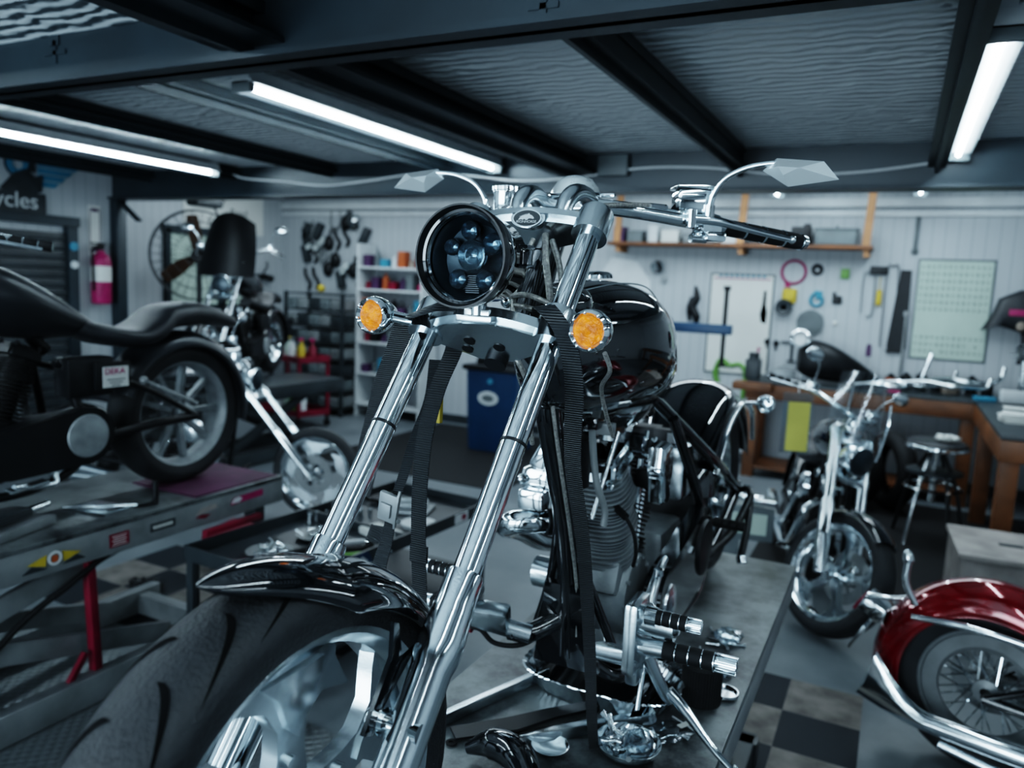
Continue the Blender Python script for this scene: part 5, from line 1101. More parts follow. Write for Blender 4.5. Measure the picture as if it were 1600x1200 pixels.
# ============================================================ motorcycles on the right
WB = moto('chrome cruiser with a clear windscreen and bright five-spoke front wheel standing on the floor', (-.20, 4.25, 0), R(12), steer=R(38), lean=R(6), lr=1.25, wb=1.65, rake=.52, Rf=.33, rf=.262, wf=.13, style='five', fm=CH, paint=GLOSS, neckz=.96, bars='drag', screen=(PLAS, .40), fend=(125, 50), discf=1, primary=0, legs=.125)
t = thing('paper_in_sleeve', 'yellow work order in a clear sleeve hanging from the windscreen bike handlebar', 'paper', (-.48, 4.72, 1.03), R(20))
MB().box(0, 0.004, 0, .17, .003, .36).build('plastic_sleeve', PLAS, t); MB().box(.01, 0, -.02, .125, .0015, .29).build('yellow_sheet', YPAP, t); MB().tube([(0, 0, .18), (0, .01, .24), (0, 0, .29)], .004, 6).build('hanging_loop', WHT, t)
RB = moto('candy red motorcycle at the right edge with a wire spoke wheel and fishtail exhaust', (2.03, 2.90, 0), R(76.5), wb=1.64, style='spoke', fm=CH, rm=STEEL, rim2=STEEL, paint=RED, neckz=.92, Rr=.335, rr=.235, wr=.15, Rf=.335, rf=.24, wf=.13, pipe='fishtail', rfend=(165, -30), rw=.115, fdrop=.12, fgap=.075, rdisc=1, seat=False)
loft_body([(.85, .05, .66, .72), (.95, .13, .60, .70), (1.15, .15, .58, .68), (1.30, .06, .58, .66)], LEA, 'seat', RB, 24, 2.6)
m = MB(); m.tube([(-.128, 1.20, .53), (-.132, 1.5, .575), (-.132, 1.72, .585), (-.128, 1.90, .565)], [.012, .014, .014, .010], 14); m.build('fender_rail', CH, RB)
m = MB(); m.tube([(-.17, .96, .22), (-.185, 1.2, .21), (-.20, 1.5, .205), (-.205, 1.80, .21)], [.030, .038, .040, .034], 24)
rings = []
for f in (0, .15, .35, .6, .85, 1.0):
    y = 1.80 + .22 * f; h0, h1 = .034 - .01 * f, .034 + .10 * f ** 1.6; w_ = .034 * (1 - .72 * f) + .004; zc = .21 + .075 * f ** 1.4
    rings.append([V((-.205 + w_ * math.cos(a), y - .03 * math.sin(a) * f, zc + (h1 if math.sin(a) > 0 else h0 + .03 * f) * math.sin(a))) for a in [2 * PI * i / 24 for i in range(24)]])
m.rings(rings); m.build('fishtail_muffler', CH, RB)
m = MB(); m.tube([(-.19, 1.22, .13), (-.2, 1.5, .115), (-.2, 1.75, .14)], .016, 12); m.build('lower_pipe', CH, RB)
m = MB(); m.box(0, 2.06, .52, .13, .10, .07, bev=.012, rot=(.5, 0, 0)); m.box(0, 2.10, .40, .17, .012, .12, rot=(.45, 0, 0), bev=.003); m.build('tail_light_housing', CH, RB); MB().box(0, 2.115, .53, .11, .012, .06, rot=(.5, 0, 0), bev=.004).build('tail_light_lens', CRIM, RB)
m = MB(); m.tube([(-.08, 1.90, .60), (-.09, 1.94, .68), (-.085, 1.94, .78)], .013, 12); bullet(m, (-.085, 1.94, .76), (0, .2, 1), .020, .05); m.tube([(0, 1.92, .60), (-.03, 2.0, .58), (-.06, 2.08, .58)], .01, 10); m.build('chrome_post', CH, RB)
m = MB(); bullet(m, (-.05, 2.02, .20), (0, 1, .2), .022, .05); m.tube([(0, 1.95, .22), (-.05, 2.03, .205)], .012, 10); m.build('fender_tip_bolt', CH, RB)
m = MB(); m.lathe([(.215, 0), (.222, .012), (.165, .014), (.155, .0)], (-.070, 1.64, .335), (1, 0, 0), 56); m.build('pale_rim_band', STEEL, RB)

# ============================================================ stool, crate, workbench
t = thing('bar_stool', 'black and chrome swivel stool standing on the mat before the workbench', 'stool', (.34, 6.42, 0), .2)
MB().lathe([(0, .76), (.17, .765), (.205, .745), (.21, .72), (.19, .70), (0, .70)], (0, 0, 0), (0, 0, 1), 40).build('seat', LEA, t); MB().lathe([(.195, .70), (.212, .705), (.214, .72), (.208, .735)], (0, 0, 0), (0, 0, 1), 40).build('seat_trim', CH, t)
MB().lathe([(0, .545), (.16, .55), (.19, .54), (.19, .52), (0, .51)], (0, 0, 0), (0, 0, 1), 36).build('tool_shelf', DGREY, t); MB().lathe([(.19, .40), (.205, .41), (.19, .42), (.178, .41)], (0, 0, 0), (0, 0, 1), 40, close=True).build('foot_ring', CH, t)
MB().cyl((0, 0, .30), (0, 0, .71), .025, seg=16).build('column', CH, t)
for k in range(4):
    a = PI / 4 + k * PI / 2; MB().tube([(.05 * math.cos(a), .05 * math.sin(a), .68), (.18 * math.cos(a), .18 * math.sin(a), .42), (.28 * math.cos(a), .28 * math.sin(a), .0)], .014, 12).build('leg', SATIN if k % 2 else CH, t)
blob('crumpled_rag', (.40, 6.40, .765), .08, .06, .05, PAPER, 'crumpled white rag lying on the black swivel stool', 'rag', .2, 9)
t = thing('wooden_crate', 'worn cream painted crate behind the red rear fender', 'crate', (.78, 4.98, 0), .05)
m = MB(); m.box(0, 0, .425, .78, .62, .03, bev=.006); m.box(-.36, 0, .21, .03, .58, .41); m.box(.36, 0, .21, .03, .58, .41); m.box(0, -.28, .21, .72, .03, .41); m.box(0, .28, .21, .72, .03, .41); m.build('box_body', CREAM, t)
m = MB(); m.box(-.1, 0, .4415, .12, .05, .003); m.build('hand_slot', INK, t); MB().box(.34, -.12, .4425, .12, .24, .004).build('orange_label', ORA, t)
t = thing('workbench', 'long wooden workbench along the back wall and its right return', 'workbench', (0, 0, 0))
for lab, args in (('bench_top', (1.36, 7.97, .935, 5.26, .60, .03)), ('bench_top', (1.32, 6.70, .935, 1.34, 1.96, .03))): MB().box(*args, bev=.004).build('bench_top', DGREY, t)
MB().box(1.36, 7.68, .85, 5.26, .035, .14, bev=.003).build('front_apron', WOOD, t); MB().box(.665, 6.70, .85, .035, 1.96, .14, bev=.003).build('side_apron', WOOD, t); MB().box(1.32, 5.735, .85, 1.34, .035, .14, bev=.003).build('end_apron', WOOD, t); MB().box(-1.25, 7.97, .85, .035, .60, .14).build('end_apron', WOOD, t)
for x, y in ((-1.20, 7.74), (-1.20, 8.22), (.62, 7.74), (.72, 5.80), (1.93, 5.80), (.72, 7.2), (3.8, 7.74)): MB().box(x, y, .46, .11, .11, .92, bev=.004).build('leg', WOOD, t)
MB().box(-.3, 7.95, .10, 1.7, .5, .03).build('lower_shelf', WOOD, t)
m = MB(); m.box(-1.20, 7.66, .90, .36, .24, .07, bev=.004); m.build('bench_end_cap', WOOD, t)
# tyres and bins below the bench
def loose_tyre(loc, ry, rz, lab, Ro=.33):
    o = tyre_mb((0, 0, 0), Ro, .22, .16, 40, 0, 14).build('loose_tyre', RUBD); o.location = loc; o.rotation_euler = (0, ry, rz); return tag(o, lab, 'tyre', None)
loose_tyre((-.46, 7.22, .34), .0, .5, 'black tyre leaning under the bench nearest the windscreen bike'); loose_tyre((-.20, 7.22, .34), .0, .5, 'black tyre leaning just behind the first one under the bench'); loose_tyre((.06, 7.24, .34), 0, .5, 'rightmost loose tyre under the back bench by the stool')
t = thing('rolling_floor_jack', 'chrome and black floor jack under the right bench return', 'jack', (1.05, 6.5, 0)); MB().box(0, 0, .10, .26, .6, .12, bev=.02).build('body', SATIN, t); MB().tube([(0, .2, .15), (0, .35, .5), (.02, .42, .72)], .018, 12).build('handle', CH, t); MB().cyl((-.1, -.25, .16), (.1, -.25, .16), .06).build('saddle', STEEL, t)
blob('orange_cloth', (1.15, 6.0, 0), .10, .08, .10, ORA, 'small orange cloth on the floor under the right bench return', 'cloth', .15, 3)
blob('tan_glove', (1.42, 5.95, .0), .08, .10, .34, CARD, 'tan work sack slumped under the right end of the bench', 'sack', .08, 5)
# things on the bench
def on_bench(name, m, mt_, lab, cat, x, y, rz=0, grp=None, z=.951): o = solo(name, m, mt_, lab, cat, grp, loc=(x, y, z)); o.rotation_euler = (0, 0, rz); return o
PX = [(-.02, 7.86, .3, 'curved chrome exhaust pipe lying at the left of the bench pile'), (.20, 7.92, .1, 'curved chrome exhaust pipe lying second in the bench pile'), (.42, 7.80, -.2, 'curved chrome exhaust pipe lying third in the bench pile'), (.60, 7.95, .25, 'curved chrome exhaust pipe at the right of the bench pile')]
for i, (x, y, rz, lab) in enumerate(PX):
    m = MB(); m.tube([(-.32, 0, .03), (-.14, .02, .05), (.05, -.03, .035), (.18, .03, .04), (.30, .10, .04 + .04 * (i % 2)), (.33, .13, .12 + .06 * (i % 2))], [.024, .026, .026, .024, .022, .02], 16); on_bench('exhaust_header', m, CH, lab, 'exhaust pipe', x, y, rz, z=.953 + .03 * i)
m = MB(); m.tube([(0, 0, .03), (-.06, 0, .10), (-.04, 0, .22), (.0, 0, .36)], .022, 14); on_bench('upright_pipe', m, CH, 'bent chrome pipe standing upright on the bench below the wall chart', 'exhaust pipe', .30, 8.02)
m = MB(); m.lathe([(0, 0), (.07, 0), (.075, .04), (.04, .06), (.03, .14), (.01, .15), (0, .15)], (0, 0, 0), (0, 0, 1), 20); on_bench('funnel', m, CARD, 'small tan cone standing on the bench among dark bottles', 'funnel', .48, 8.12)
for i in range(7):
    m = MB(); h = .10 + .02 * (i % 3); m.lathe([(0, 0), (.045, 0), (.048, .01), (.048, h), (.02, h + .02), (.02, h + .035), (0, h + .035)], (0, 0, 0), (0, 0, 1), 18)
    on_bench('dark_jar', m, SATIN, 'dark jar in the row at the back of the bench under the wall chart', 'jar', -.02 + i * .13 + (.02 if i > 3 else 0), 8.20, grp='dark jars at the back of the bench')
m = MB(); m.box(0, 0, .05, .10, .07, .09, bev=.006); on_bench('orange_box', m, ORA, 'small orange box at the back left of the bench', 'box', -.02, 8.10, .1)
m = MB(); m.box(0, 0, .01, .10, .06, .02, bev=.004); on_bench('pink_rag', m, PINK, 'small magenta cloth at the front edge of the bench', 'cloth', .02, 7.74, .1)
m = MB(); m.box(0, 0, .06, .30, .13, .11, bev=.02); on_bench('white_tub', m, WHT, 'white rounded tub on the bench corner', 'tub', .98, 7.70, .1)
m = MB(); m.box(0, 0, .02, .16, .10, .035, bev=.005); on_bench('blue_box', m, TEAL, 'small light blue packet on the bench corner', 'packet', .72, 7.72, .2)
for x, y, s_, lab in ((.90, 6.85, 1, 'stack of white paper towels on the right bench return'), (.86, 6.45, 1.25, 'larger pile of white sheets on the right bench return')):
    m = MB()
    for i in range(4): m.box(random.uniform(-.01, .01), random.uniform(-.01, .01), .008 + i * .016, .24 * s_, .17 * s_, .012, rot=(0, 0, random.uniform(-.2, .2)), bev=.003)
    on_bench('paper_pile', m, PAPER, lab, 'paper', x, y)
m = MB(); m.box(0, 0, .012, .09, .05, .022, bev=.004); on_bench('yellow_packet', m, YEL, 'small yellow packet beside the larger paper pile', 'packet', 1.02, 6.52, .3)
t = thing('drill_press', 'small grey drill press standing on the bench under the black saddlebag', 'drill press', (1.02, 8.0, .951))
MB().box(0, 0, .02, .22, .26, .04, bev=.01).build('base', DGREY, t); MB().cyl((0, .06, .03), (0, .06, .50), .025, seg=16).build('column', CH, t); MB().box(0, -.0, .42, .13, .28, .13, bev=.03).build('head', DGREY, t); MB().cyl((0, -.07, .25), (0, -.07, .38), .014, seg=12).build('spindle', CH, t); MB().cyl((-.14, -.04, .40), (.14, -.04, .40), .007, seg=8).build('feed_handle', CH, t)
# parts on the left end of the bench: tank, seat pan, bars
m = MB(); 
TK = thing('motorcycle_fuel_tank', 'black fuel tank with a chrome gauge lying on the left end of the bench', 'fuel tank', (-.55, 7.92, .951), R(20))
o = loft_body(smooth_secs([(-.30, .06, .12, .34), (-.2, .12, .06, .42), (0, .17, .03, .38), (.2, .15, .02, .27), (.38, .08, .02, .15), (.45, .03, .03, .09)], 4), SATIN, 'tank_shell', TK, 24, 2.4); o.rotation_euler = (0, 0, R(-90)); o.location = (0, 0, 0)
g_ = MB().lathe([(.0, 0), (.06, .0), (.085, .02), (.09, .06), (.075, .065), (.06, .03), (0, .03)], (-.30, -.02, .42), (-.3, -1, .2), 32).build('gauge_housing', CH, TK); MB().lathe([(0, .035), (.058, .035), (.058, .03)], (-.30, -.02, .42), (-.3, -1, .2), 24).build('gauge_face', WHT, g_)
m = MB(); m.tube([(-.3, 0, .03), (-.1, .05, .14), (.1, .0, .10), (.3, .06, .05)], .014, 12); m.box(-.1, 0, .06, .2, .12, .10, bev=.02); m.box(.12, .05, .05, .16, .1, .08, bev=.01)
on_bench('carburettor_assembly', m, ALU, 'grey carburettor with bent pipes at the left end of the bench', 'carburettor', -.86, 7.94, .1)
m = MB(); m.box(0, 0, .10, .14, .16, .20, bev=.02); m.cyl((0, 0, .2), (0, 0, .26), .05); on_bench('bench_vise', m, DGREY, 'dark bench vise at the very left of the bench', 'vise', -1.24, 7.82)

# black saddlebag hanging on the wall at the right
t = thing('leather_saddlebag', 'black leather bag with a magenta patch hanging right of the wall chart', 'bag', (1.02, 8.18, 1.72))
b = MB(); rings = []
for yy, sc in ((-.10, .8), (-.08, .95), (0, 1), (.08, .95), (.10, .8)):
    rings.append([V((x * sc, yy, z * sc)) for x, z in ((-.36, -.18), (-.28, -.02), (-.24, .12), (-.08, .20), (.14, .20), (.30, .12), (.34, -.1), (.26, -.26), (.08, -.24), (-.1, -.16), (-.24, -.12))])
b.rings(rings); b.build('bag_body', LEA, t, sharp=60); MB().box(-.08, -.105, .0, .16, .01, .055, bev=.004).build('magenta_patch', PINK, t); MB().ball((-.06, -.11, -.12), (.035, .015, .04)).build('round_buckle', CARD, t)
m = MB()
for x in (-.02, .1, .2): m.ribbon([(x, -.02, -.18), (x + .01, -.03, -.34), (x - .01, -.03, -.46)], (.05, 0, 0), .004)
m.build('hanging_straps', LEA, t); MB().box(.16, -.04, -.40, .04, .02, .07).build('pink_tag', PINK, t)

# ============================================================ back wall
YW = YB + .010
def wall(name, m, mt_, lab, cat, x, z, grp=None, y=YW): o = solo(name, m, mt_, lab, cat, grp, loc=(x, y, z)); return o
t = thing('wall_chart', 'pale green framed chart of small figures on the back wall right of the shelf', 'chart', (.425, YW - .01, 1.71)); MB().box(0, 0, 0, .64, .014, .95, bev=.003).build('frame', GREYP, t); p = MB().box(0, -.008, 0, .60, .004, .91).build('sheet', MINT, t)
ROWS = [0, 1, 2, 3, 4, 5, 6, 10, 11, 12]
for r_ in range(13):
    if r_ in (7, 8, 9): continue
    m = MB(); rr_ = random.Random(r_)
    for c_ in range(13):
        if rr_.random() < .12 and r_ > 6: continue
        x, z = -.27 + c_ * .045, .40 - r_ * .066
        m.box(x - .006, -.0115, z, .004, .001, .026); m.box(x + .006, -.0115, z, .004, .001, .026 if c_ % 3 else .014)
        if (c_ + r_) % 2: m.box(x, -.0115, z + .010, .013, .001, .004)
        if (c_ * r_) % 3: m.box(x, -.0115, z - .010, .013, .001, .004)
    m.build('figure_row', INK, p)
t = thing('whiteboard', 'cream whiteboard with a few coloured marks behind the blue press arm', 'whiteboard', (-1.50, YW - .012, 1.46)); MB().box(0, 0, 0, .66, .02, 1.06, bev=.004).build('frame', GREYP, t); MB().box(0, -.011, 0, .62, .004, 1.02).build('board', CREAM if False else PAPER, t)
m = MB(); m.box(0, -.014, .475, .58, .001, .012); m.build('pink_line', PINK, t)
m = MB()
for i in range(9): m.box(-.22 + i * .055, -.014, .50, .035, .001, .02)
for i in range(5): m.box(.12 + i * .035, -.014, -.40, .022, .001, .045)
m.build('green_writing', TEAL, t); MB().box(.22, -.014, -.26, .02, .001, .07).box(.235, -.014, -.24, .03, .001, .012).build('magenta_mark', PINK, t)
# shelf
t = thing('wall_shelf', 'long wooden shelf on the back wall held by slanted timber struts', 'shelf', (-1.60, YW - .16, 2.26)); MB().box(0, 0, 0, 2.62, .32, .035, bev=.003).build('board', WOOD, t)
for x in (-1.2, .1, 1.26):
    s_ = MB(); s_.box(x, -.12, .26, .07, .03, .58, rot=(0, .04, 0)); s_.box(x, .02, -.05, .05, .26, .07); s_.build('strut', WOODL, t)
SH = 2.279
def shelfitem(name, m, mt_, lab, cat, x, y=8.12, grp=None, rz=0): o = solo(name, m, mt_, lab, cat, grp, loc=(x, y, SH)); o.rotation_euler = (0, 0, rz); return o
m = MB(); m.box(0, 0, .075, .36, .2, .14, bev=.01); m.box(0, 0, .15, .40, .23, .02, bev=.006); m.cyl((0, 0, .16), (0, 0, .19), .012); shelfitem('lidded_metal_bin', m, GREYP, 'grey lidded bin at the right end of the wall shelf', 'bin', -.62)
m = MB(); m.box(0, 0, .09, .18, .16, .17, bev=.012); m.cyl((0, -.08, .10), (0, -.12, .10), .05); m.box(.05, 0, .19, .06, .06, .03, bev=.005); shelfitem('black_pump', m, SATIN, 'dark boxy pump beside the lidded bin on the wall shelf', 'pump', -.94)
for i, (x, h, w_, mm, nm) in enumerate(((-2.80, .16, .12, PURP, 'purple'), (-2.62, .12, .16, GREYP, 'grey'), (-2.42, .18, .10, WHT, 'white'), (-2.24, .13, .18, PAPER, 'cream'), (-2.02, .10, .14, STEEL, 'steel'), (-1.84, .15, .12, GREYP, 'dull grey'), (-1.60, .11, .2, WHT, 'low white'), (-1.38, .14, .1, DGREY, 'dark'))):
    m = MB(); m.box(0, 0, h / 2, w_, .16, h, bev=.008); m.box(0, 0, h - .01, w_ * 1.04, .166, .02, bev=.004); m.box(0, -.083, h * .45, w_ * .6, .002, h * .4); shelfitem('storage_box', m, mm, nm + ' box standing %s from the left end of the wall shelf' % ('first second third fourth fifth sixth seventh eighth'.split()[i]), 'box', x, 8.12)
# hanging tools; (x, z) found on the wall above the bench
m = MB(); m.lathe([(.115, -.012), (.128, 0), (.115, .012), (.102, 0)], (0, -.02, 0), (0, 1, 0), 36, close=True); m.box(-.05, -.02, -.13, .05, .02, .05); wall('coiled_air_hose', m, PINK, 'ring of magenta hose hanging on the wall below the shelf', 'hose', -1.00, 2.02)
def disc(r, th=.03, n=28): return MB().lathe([(0, 0), (r * .3, 0), (r * .35, th * .6), (r * .9, th), (r, th * .5), (r, 0), (0, 0)], (0, -.002, 0), (0, -1, 0), n)
wall('cutting_disc', disc(.06), SATIN, 'small dark round disc hanging right of the magenta hose ring', 'disc', -.78, 2.05)
m = MB(); m.box(0, -.02, 0, .08, .03, .10, bev=.01); wall('green_tool_holder', m, GREEN, 'small green and black block hanging beneath the right end of the shelf', 'tool holder', -.52, 2.02)
wall('oil_filter_cap', MB().box(0, -.03, 0, .14, .05, .15, bev=.03).lathe([(0, 0), (.045, 0), (.045, .02), (0, .02)], (0, -.05, 0), (0, -1, 0), 16), YEL, 'yellow wrench cap hanging under the magenta hose ring', 'wrench cap', -1.02, 1.78)
wall('green_strap_wrench', disc(.085), DGREY, 'dark green round pad hanging partly over the yellow cap', 'pad', -1.06, 1.66, y=YW - .07)
m = MB(); m.prism([(-.02, -.16), (.03, -.18), (.035, -.06), (.015, .02), (.015, .16), (-.01, .16), (-.02, 0), (-.035, -.08)], (0, -.015, 0), (1, 0, 0), (0, 0, 1), .02); wall('hanging_brush', m, SATIN, 'slim black brush hanging between the whiteboard and the dark green pad', 'brush', -1.16 - .10, 1.66)
m = MB(); m.tube([(0, -.02, .22), (.02, -.03, .1), (-.02, -.03, .0), (.03, -.03, -.1), (.03, -.02, -.2)], [.012, .04, .045, .04, .02], 12); m.tube([(-.03, -.02, .1), (-.06, -.03, -.02), (-.04, -.02, -.15)], .02, 10); wall('black_cable_bundle', m, SATIN, 'black bundle of cables hanging left of the whiteboard', 'cable bundle', -1.98, 1.62)
m = MB(); m.tube([(0, -.02, .06), (-.05, -.03, 0), (-.05, -.03, -.06), (.0, -.02, -.09), (.05, -.03, -.06), (.05, -.03, 0)], .014, 10); m.box(.02, -.02, .02, .06, .03, .08, bev=.01); wall('blue_spray_gun', m, TEAL, 'pale blue spray gun hanging right of the yellow cap', 'spray gun', -.76, 1.78)
m = MB(); m.box(0, -.02, 0, .09, .03, .08, bev=.02); m.box(-.03, -.02, .05, .03, .02, .05); wall('black_clip', m, SATIN, 'small black clip hanging right of the blue spray gun', 'clip', -.57, 1.76)
m = MB(); m.lathe([(0, 0), (.13, 0), (.13, .03), (0, .03)], (0, -.002, 0), (0, -1, 0), 32)
for i in range(6): m.box(0, -.035, -.075 + i * .03, .22, .006, .008)
wall('round_vent_grille', m, GREYP, 'round grey ribbed grille mounted on the wall above the bench', 'vent', -.80, 1.52)
for i, (x, z) in enumerate(((-1.20, 1.30), (-1.11, 1.29))):
    m = MB(); m.ball((0, -.02, 0), (.03, .02, .035)); m.tube([(0, -.02, -.03), (0, -.02, -.07)], .01, 8, smooth=False); wall('small_pliers', m, SATIN, ('left one', 'right one')[i] + ' of two small black tools above the fuel tank', 'tool', x, z)
m = MB(); m.box(0, -.02, .09, .22, .03, .02, bev=.005); m.cyl((0, -.02, -.1), (0, -.02, .09), .016); m.box(0, -.02, -.1, .08, .03, .02); wall('tee_wrench', m, DGREY, 'dark T shaped wrench on the wall behind the tank gauge', 'wrench', -.95, 1.22)
m = MB(); m.box(0, -.004, 0, .10, .006, .12); m.ball((.0, -.02, -.02), (.02, .015, .025)); wall('yellow_switch', m, PAPER, 'small white plate with a knob on the wall left of the hanging belts', 'switch plate', -.57, 1.55)
m = MB(); m.box(0, -.012, -.01, .05, .014, .09); m.box(0, -.01, .05, .04, .01, .03); wall('packaged_part', m, PURP, 'little purple packet hanging below the hanging belts', 'packet', -.24, 1.28)
def belt(x, z, w_, L_, mm, lab, q=.0):
    m = MB(); m.ribbon([(-w_ / 2, -.02, -L_ / 2 + .03), (-w_ / 2, -.02, L_ / 2 - .05), (0, -.02, L_ / 2), (w_ / 2, -.03, L_ / 2 - .05), (w_ / 2 + q, -.03, -L_ / 2 + .03), (q / 2, -.02, -L_ / 2)], (0, .03, 0), .006); return wall('drive_belt', m, mm, lab, 'belt', x, z)
belt(-.30, 1.83, .10, .42, GREYP, 'grey curved belt leftmost of the belts hanging right of the shelf')
belt(-.10, 1.70, .10, .80, SATIN, 'black hanging belt with a yellow tag beside it')
m = MB(); m.prism([(-.05, .38), (.04, .38), (.06, -.36), (.04, -.41), (-.10, -.41), (-.11, -.34)], (0, -.02, 0), (1, 0, 0), (0, 0, 1), .03); wall('black_leather_strap', m, SATIN, 'wide dark leather strap rightmost of the hanging belts', 'strap', .02, 1.69)
m = MB(); m.box(0, -.03, 0, .05, .02, .15, bev=.01); m.tube([(0, -.03, .07), (0, -.03, .2)], .004, 6, smooth=False); wall('yellow_spirit_level', m, YEL, 'yellow tag hanging among the belts', 'tag', -.20, 1.80)
m = MB(); m.box(0, -.03, 0, .16, .05, .08, bev=.01); wall('belt_hook_block', m, SATIN, 'black hook block holding the hanging belts', 'hook', -.22, 2.06)
m = MB(); m.cyl((0, -.03, -.34), (0, -.03, .34), .014, seg=12); m.box(0, -.03, .36, .05, .03, .05, bev=.008); wall('long_breaker_bar', m, STEEL, 'long thin steel bar with a dark head leaning left of the wall chart', 'bar', .06 - .005, 1.30)
m = MB(); m.cyl((0, -.03, -.16), (0, -.03, .14), .018, seg=12); m.ball((0, -.03, -.18), .03); wall('hanging_pull_cord', m, GREYP, 'grey hanging handle above the wall chart', 'handle', .115 - .05, 2.43)
m = MB(); m.lathe([(0, 0), (.05, 0), (.075, .06), (.07, .09), (0, .07)], (0, -.02, 0), (0, -1, -.5), 24); wall('clip_lamp', m, CH, 'small shiny lamp on the wall under the left half of the shelf', 'lamp', -2.40, 2.06)
m = MB(); m.box(0, -.03, 0, .05, .05, .07, bev=.01); wall('small_wall_hook', m, STEEL, 'small steel hook under the shiny clip lamp', 'hook', -2.33, 1.90)
m = MB(); m.tube([(-.01, -.03, .0), (-.1, -.03, .05), (-.15, -.03, -.08), (-.12, -.03, -.2)], .03, 12); m.tube([(.0, -.03, .0), (.1, -.03, .02), (.16, -.03, -.08), (.15, -.03, -.34)], .022, 12); wall('green_hose', m, GREEN, 'bright green hose draped left of the bench end', 'hose', -1.55, 1.02)
m = MB(); m.prism([(-.3, -.3), (.3, -.34), (.26, .1), (.1, .30), (-.2, .34), (-.34, .1)], (0, -.01, 0), (1, 0, 0), (0, 0, 1), .02); wall('hanging_clear_sheet', m, WHT, 'pale curved plastic panel leaning on the wall behind the black tank', 'panel', -2.75, 1.78)
# blue press
t = thing('bench_press_stand', 'blue and black arm press with a tall screw standing before the whiteboard', 'press', (-1.95, 7.2, 0))
MB().box(0, 0, .03, .5, .5, .06, bev=.01).build('base', DGREY, t); MB().cyl((0, 0, .05), (0, 0, 1.52), .035, seg=16).build('post', DGREY, t); MB().box(.28, 0, 1.44, .62, .09, .09, bev=.01).build('blue_arm', BLUE, t); MB().cyl((.52, 0, 1.12), (.52, 0, 1.80), .020, seg=16).cyl((.52, 0, 1.80), (.52, 0, 1.84), .032).cyl((.52, 0, 1.10), (.52, 0, 1.12), .04).build('screw', SATIN, t)
# blue bin
t = thing('blue_bin', 'dark blue bin with a black lid and white oval sticker by the back wall', 'bin', (-3.72, 7.25, 0), R(0))
m = MB(); rings = []
for z, k in ((0.01, .88), (.3, .93), (.86, 1.0)): rings.append([V((x * k, y * k, z)) for x, y in ((-.30, -.25), (-.27, -.28), (.27, -.28), (.30, -.25), (.30, .25), (.27, .28), (-.27, .28), (-.30, .25))])
m.rings(rings); m.build('bin_body', BLUE, t); m = MB(); m.box(0, 0, .89, .66, .62, .06, bev=.02); m.box(0, .05, .95, .5, .4, .08, bev=.03); m.build('lid', SATIN, t)
s_ = MB().prism([(.12 * math.cos(a), .075 * math.sin(a)) for a in [2 * PI * i / 32 for i in range(32)]], (-.02, -.278, .58), (1, 0, 0), (0, -.02, 1), .004).build('oval_sticker', WHT, t); text('sticker_lettering', 'DRUM', .05, face_m((-.02, -.282, .575), (1, 0, 0), (0, 0, 1)), GREYP, s_) if False else MB().prism([(.07 * math.cos(a), .035 * math.sin(a)) for a in [2 * PI * i / 24 for i in range(24)]], (-.02, -.281, .58), (1, 0, 0), (0, -.02, 1), .004).build('sticker_emblem', GREYP, s_)
MB().cyl((0, -.275, .76), (0, -.29, .76), .03).build('round_cap', TEAL, t)
# shelving with drawers, and the parts hung over it
t = thing('drawer_rack', 'tall dark rack of small parts drawers standing in the far left corner', 'drawer rack', (-6.66, 7.85, 0))
for s in (-1, 1):
    for y in (-.22, .22): MB().box(s * .46, y, .78, .04, .04, 1.56).build('post', DGREY, t)
for k in range(8): MB().box(0, 0, .10 + k * .205, .92, .46, .02).build('shelf', DGREY, t)
dmesh = None
for k in range(7):
    for j in range(5):
        x = -.36 + j * .18
        m = MB(); m.box(x, -.02, .185 + k * .205, .16, .40, .13, bev=.008); m.box(x, -.225, .20 + k * .205, .06, .012, .02); m.build('drawer', (GREYP, STEEL, DGREY)[(k * 5 + j) % 3], t)
t = thing('storage_shelves', 'white shelving unit with coloured bottles and boxes on the back wall behind the headlight', 'shelving unit', (-5.70, 8.08, 0))
for s in (-1, 1): MB().box(s * .485, 0, 1.10, .03, .36, 2.2).build('side_panel', WHT, t)
for z in (.15, .55, .95, 1.30, 1.62, 1.90): MB().box(0, 0, z, .94, .36, .025).build('shelf', WHT, t)
colors = [(PURP, 'purple'), (WHT, 'white'), (CRIM, 'crimson'), (GREYP, 'grey'), (ORA, 'orange'), (SATIN, 'black'), (TEAL, 'blue'), (CARD, 'tan')]
for zi, z in enumerate((.563, .963, 1.313, 1.633, 1.913)):
    n_ = 7
    for j in range(n_):
        mm, nm = colors[(j * 3 + zi * 2) % 8] if zi != 3 else ((CRIM, 'crimson'), (PURP, 'purple'), (ORA, 'orange'), (CRIM, 'crimson'), (PURP, 'purple'), (GREYP, 'grey'), (PINK, 'magenta'))[j]
        h = .10 + .05 * ((j * 7 + zi) % 3); m = MB(); m.lathe([(0, 0), (.042, 0), (.046, .01), (.046, h * .7), (.02, h * .85), (.02, h), (0, h)], (0, 0, 0), (0, 0, 1), 14) if (j + zi) % 2 else m.box(0, 0, h / 2, .10, .14, h, bev=.006)
        row = ('lowest stocked', 'second', 'third', 'fourth', 'top')[zi]; pos = ('far left', 'left', 'centre left', 'centre', 'centre right', 'right', 'far right')[j]
        solo('storage_bottle' if (j + zi) % 2 else 'storage_carton', m, mm, '%s %s at the %s of the %s shelf in the white shelving unit' % (nm, 'bottle' if (j + zi) % 2 else 'carton', pos, row), 'bottle' if (j + zi) % 2 else 'box', loc=(-6.10 + j * .132, 8.03, z))
rr_ = random.Random(5); shapes = []
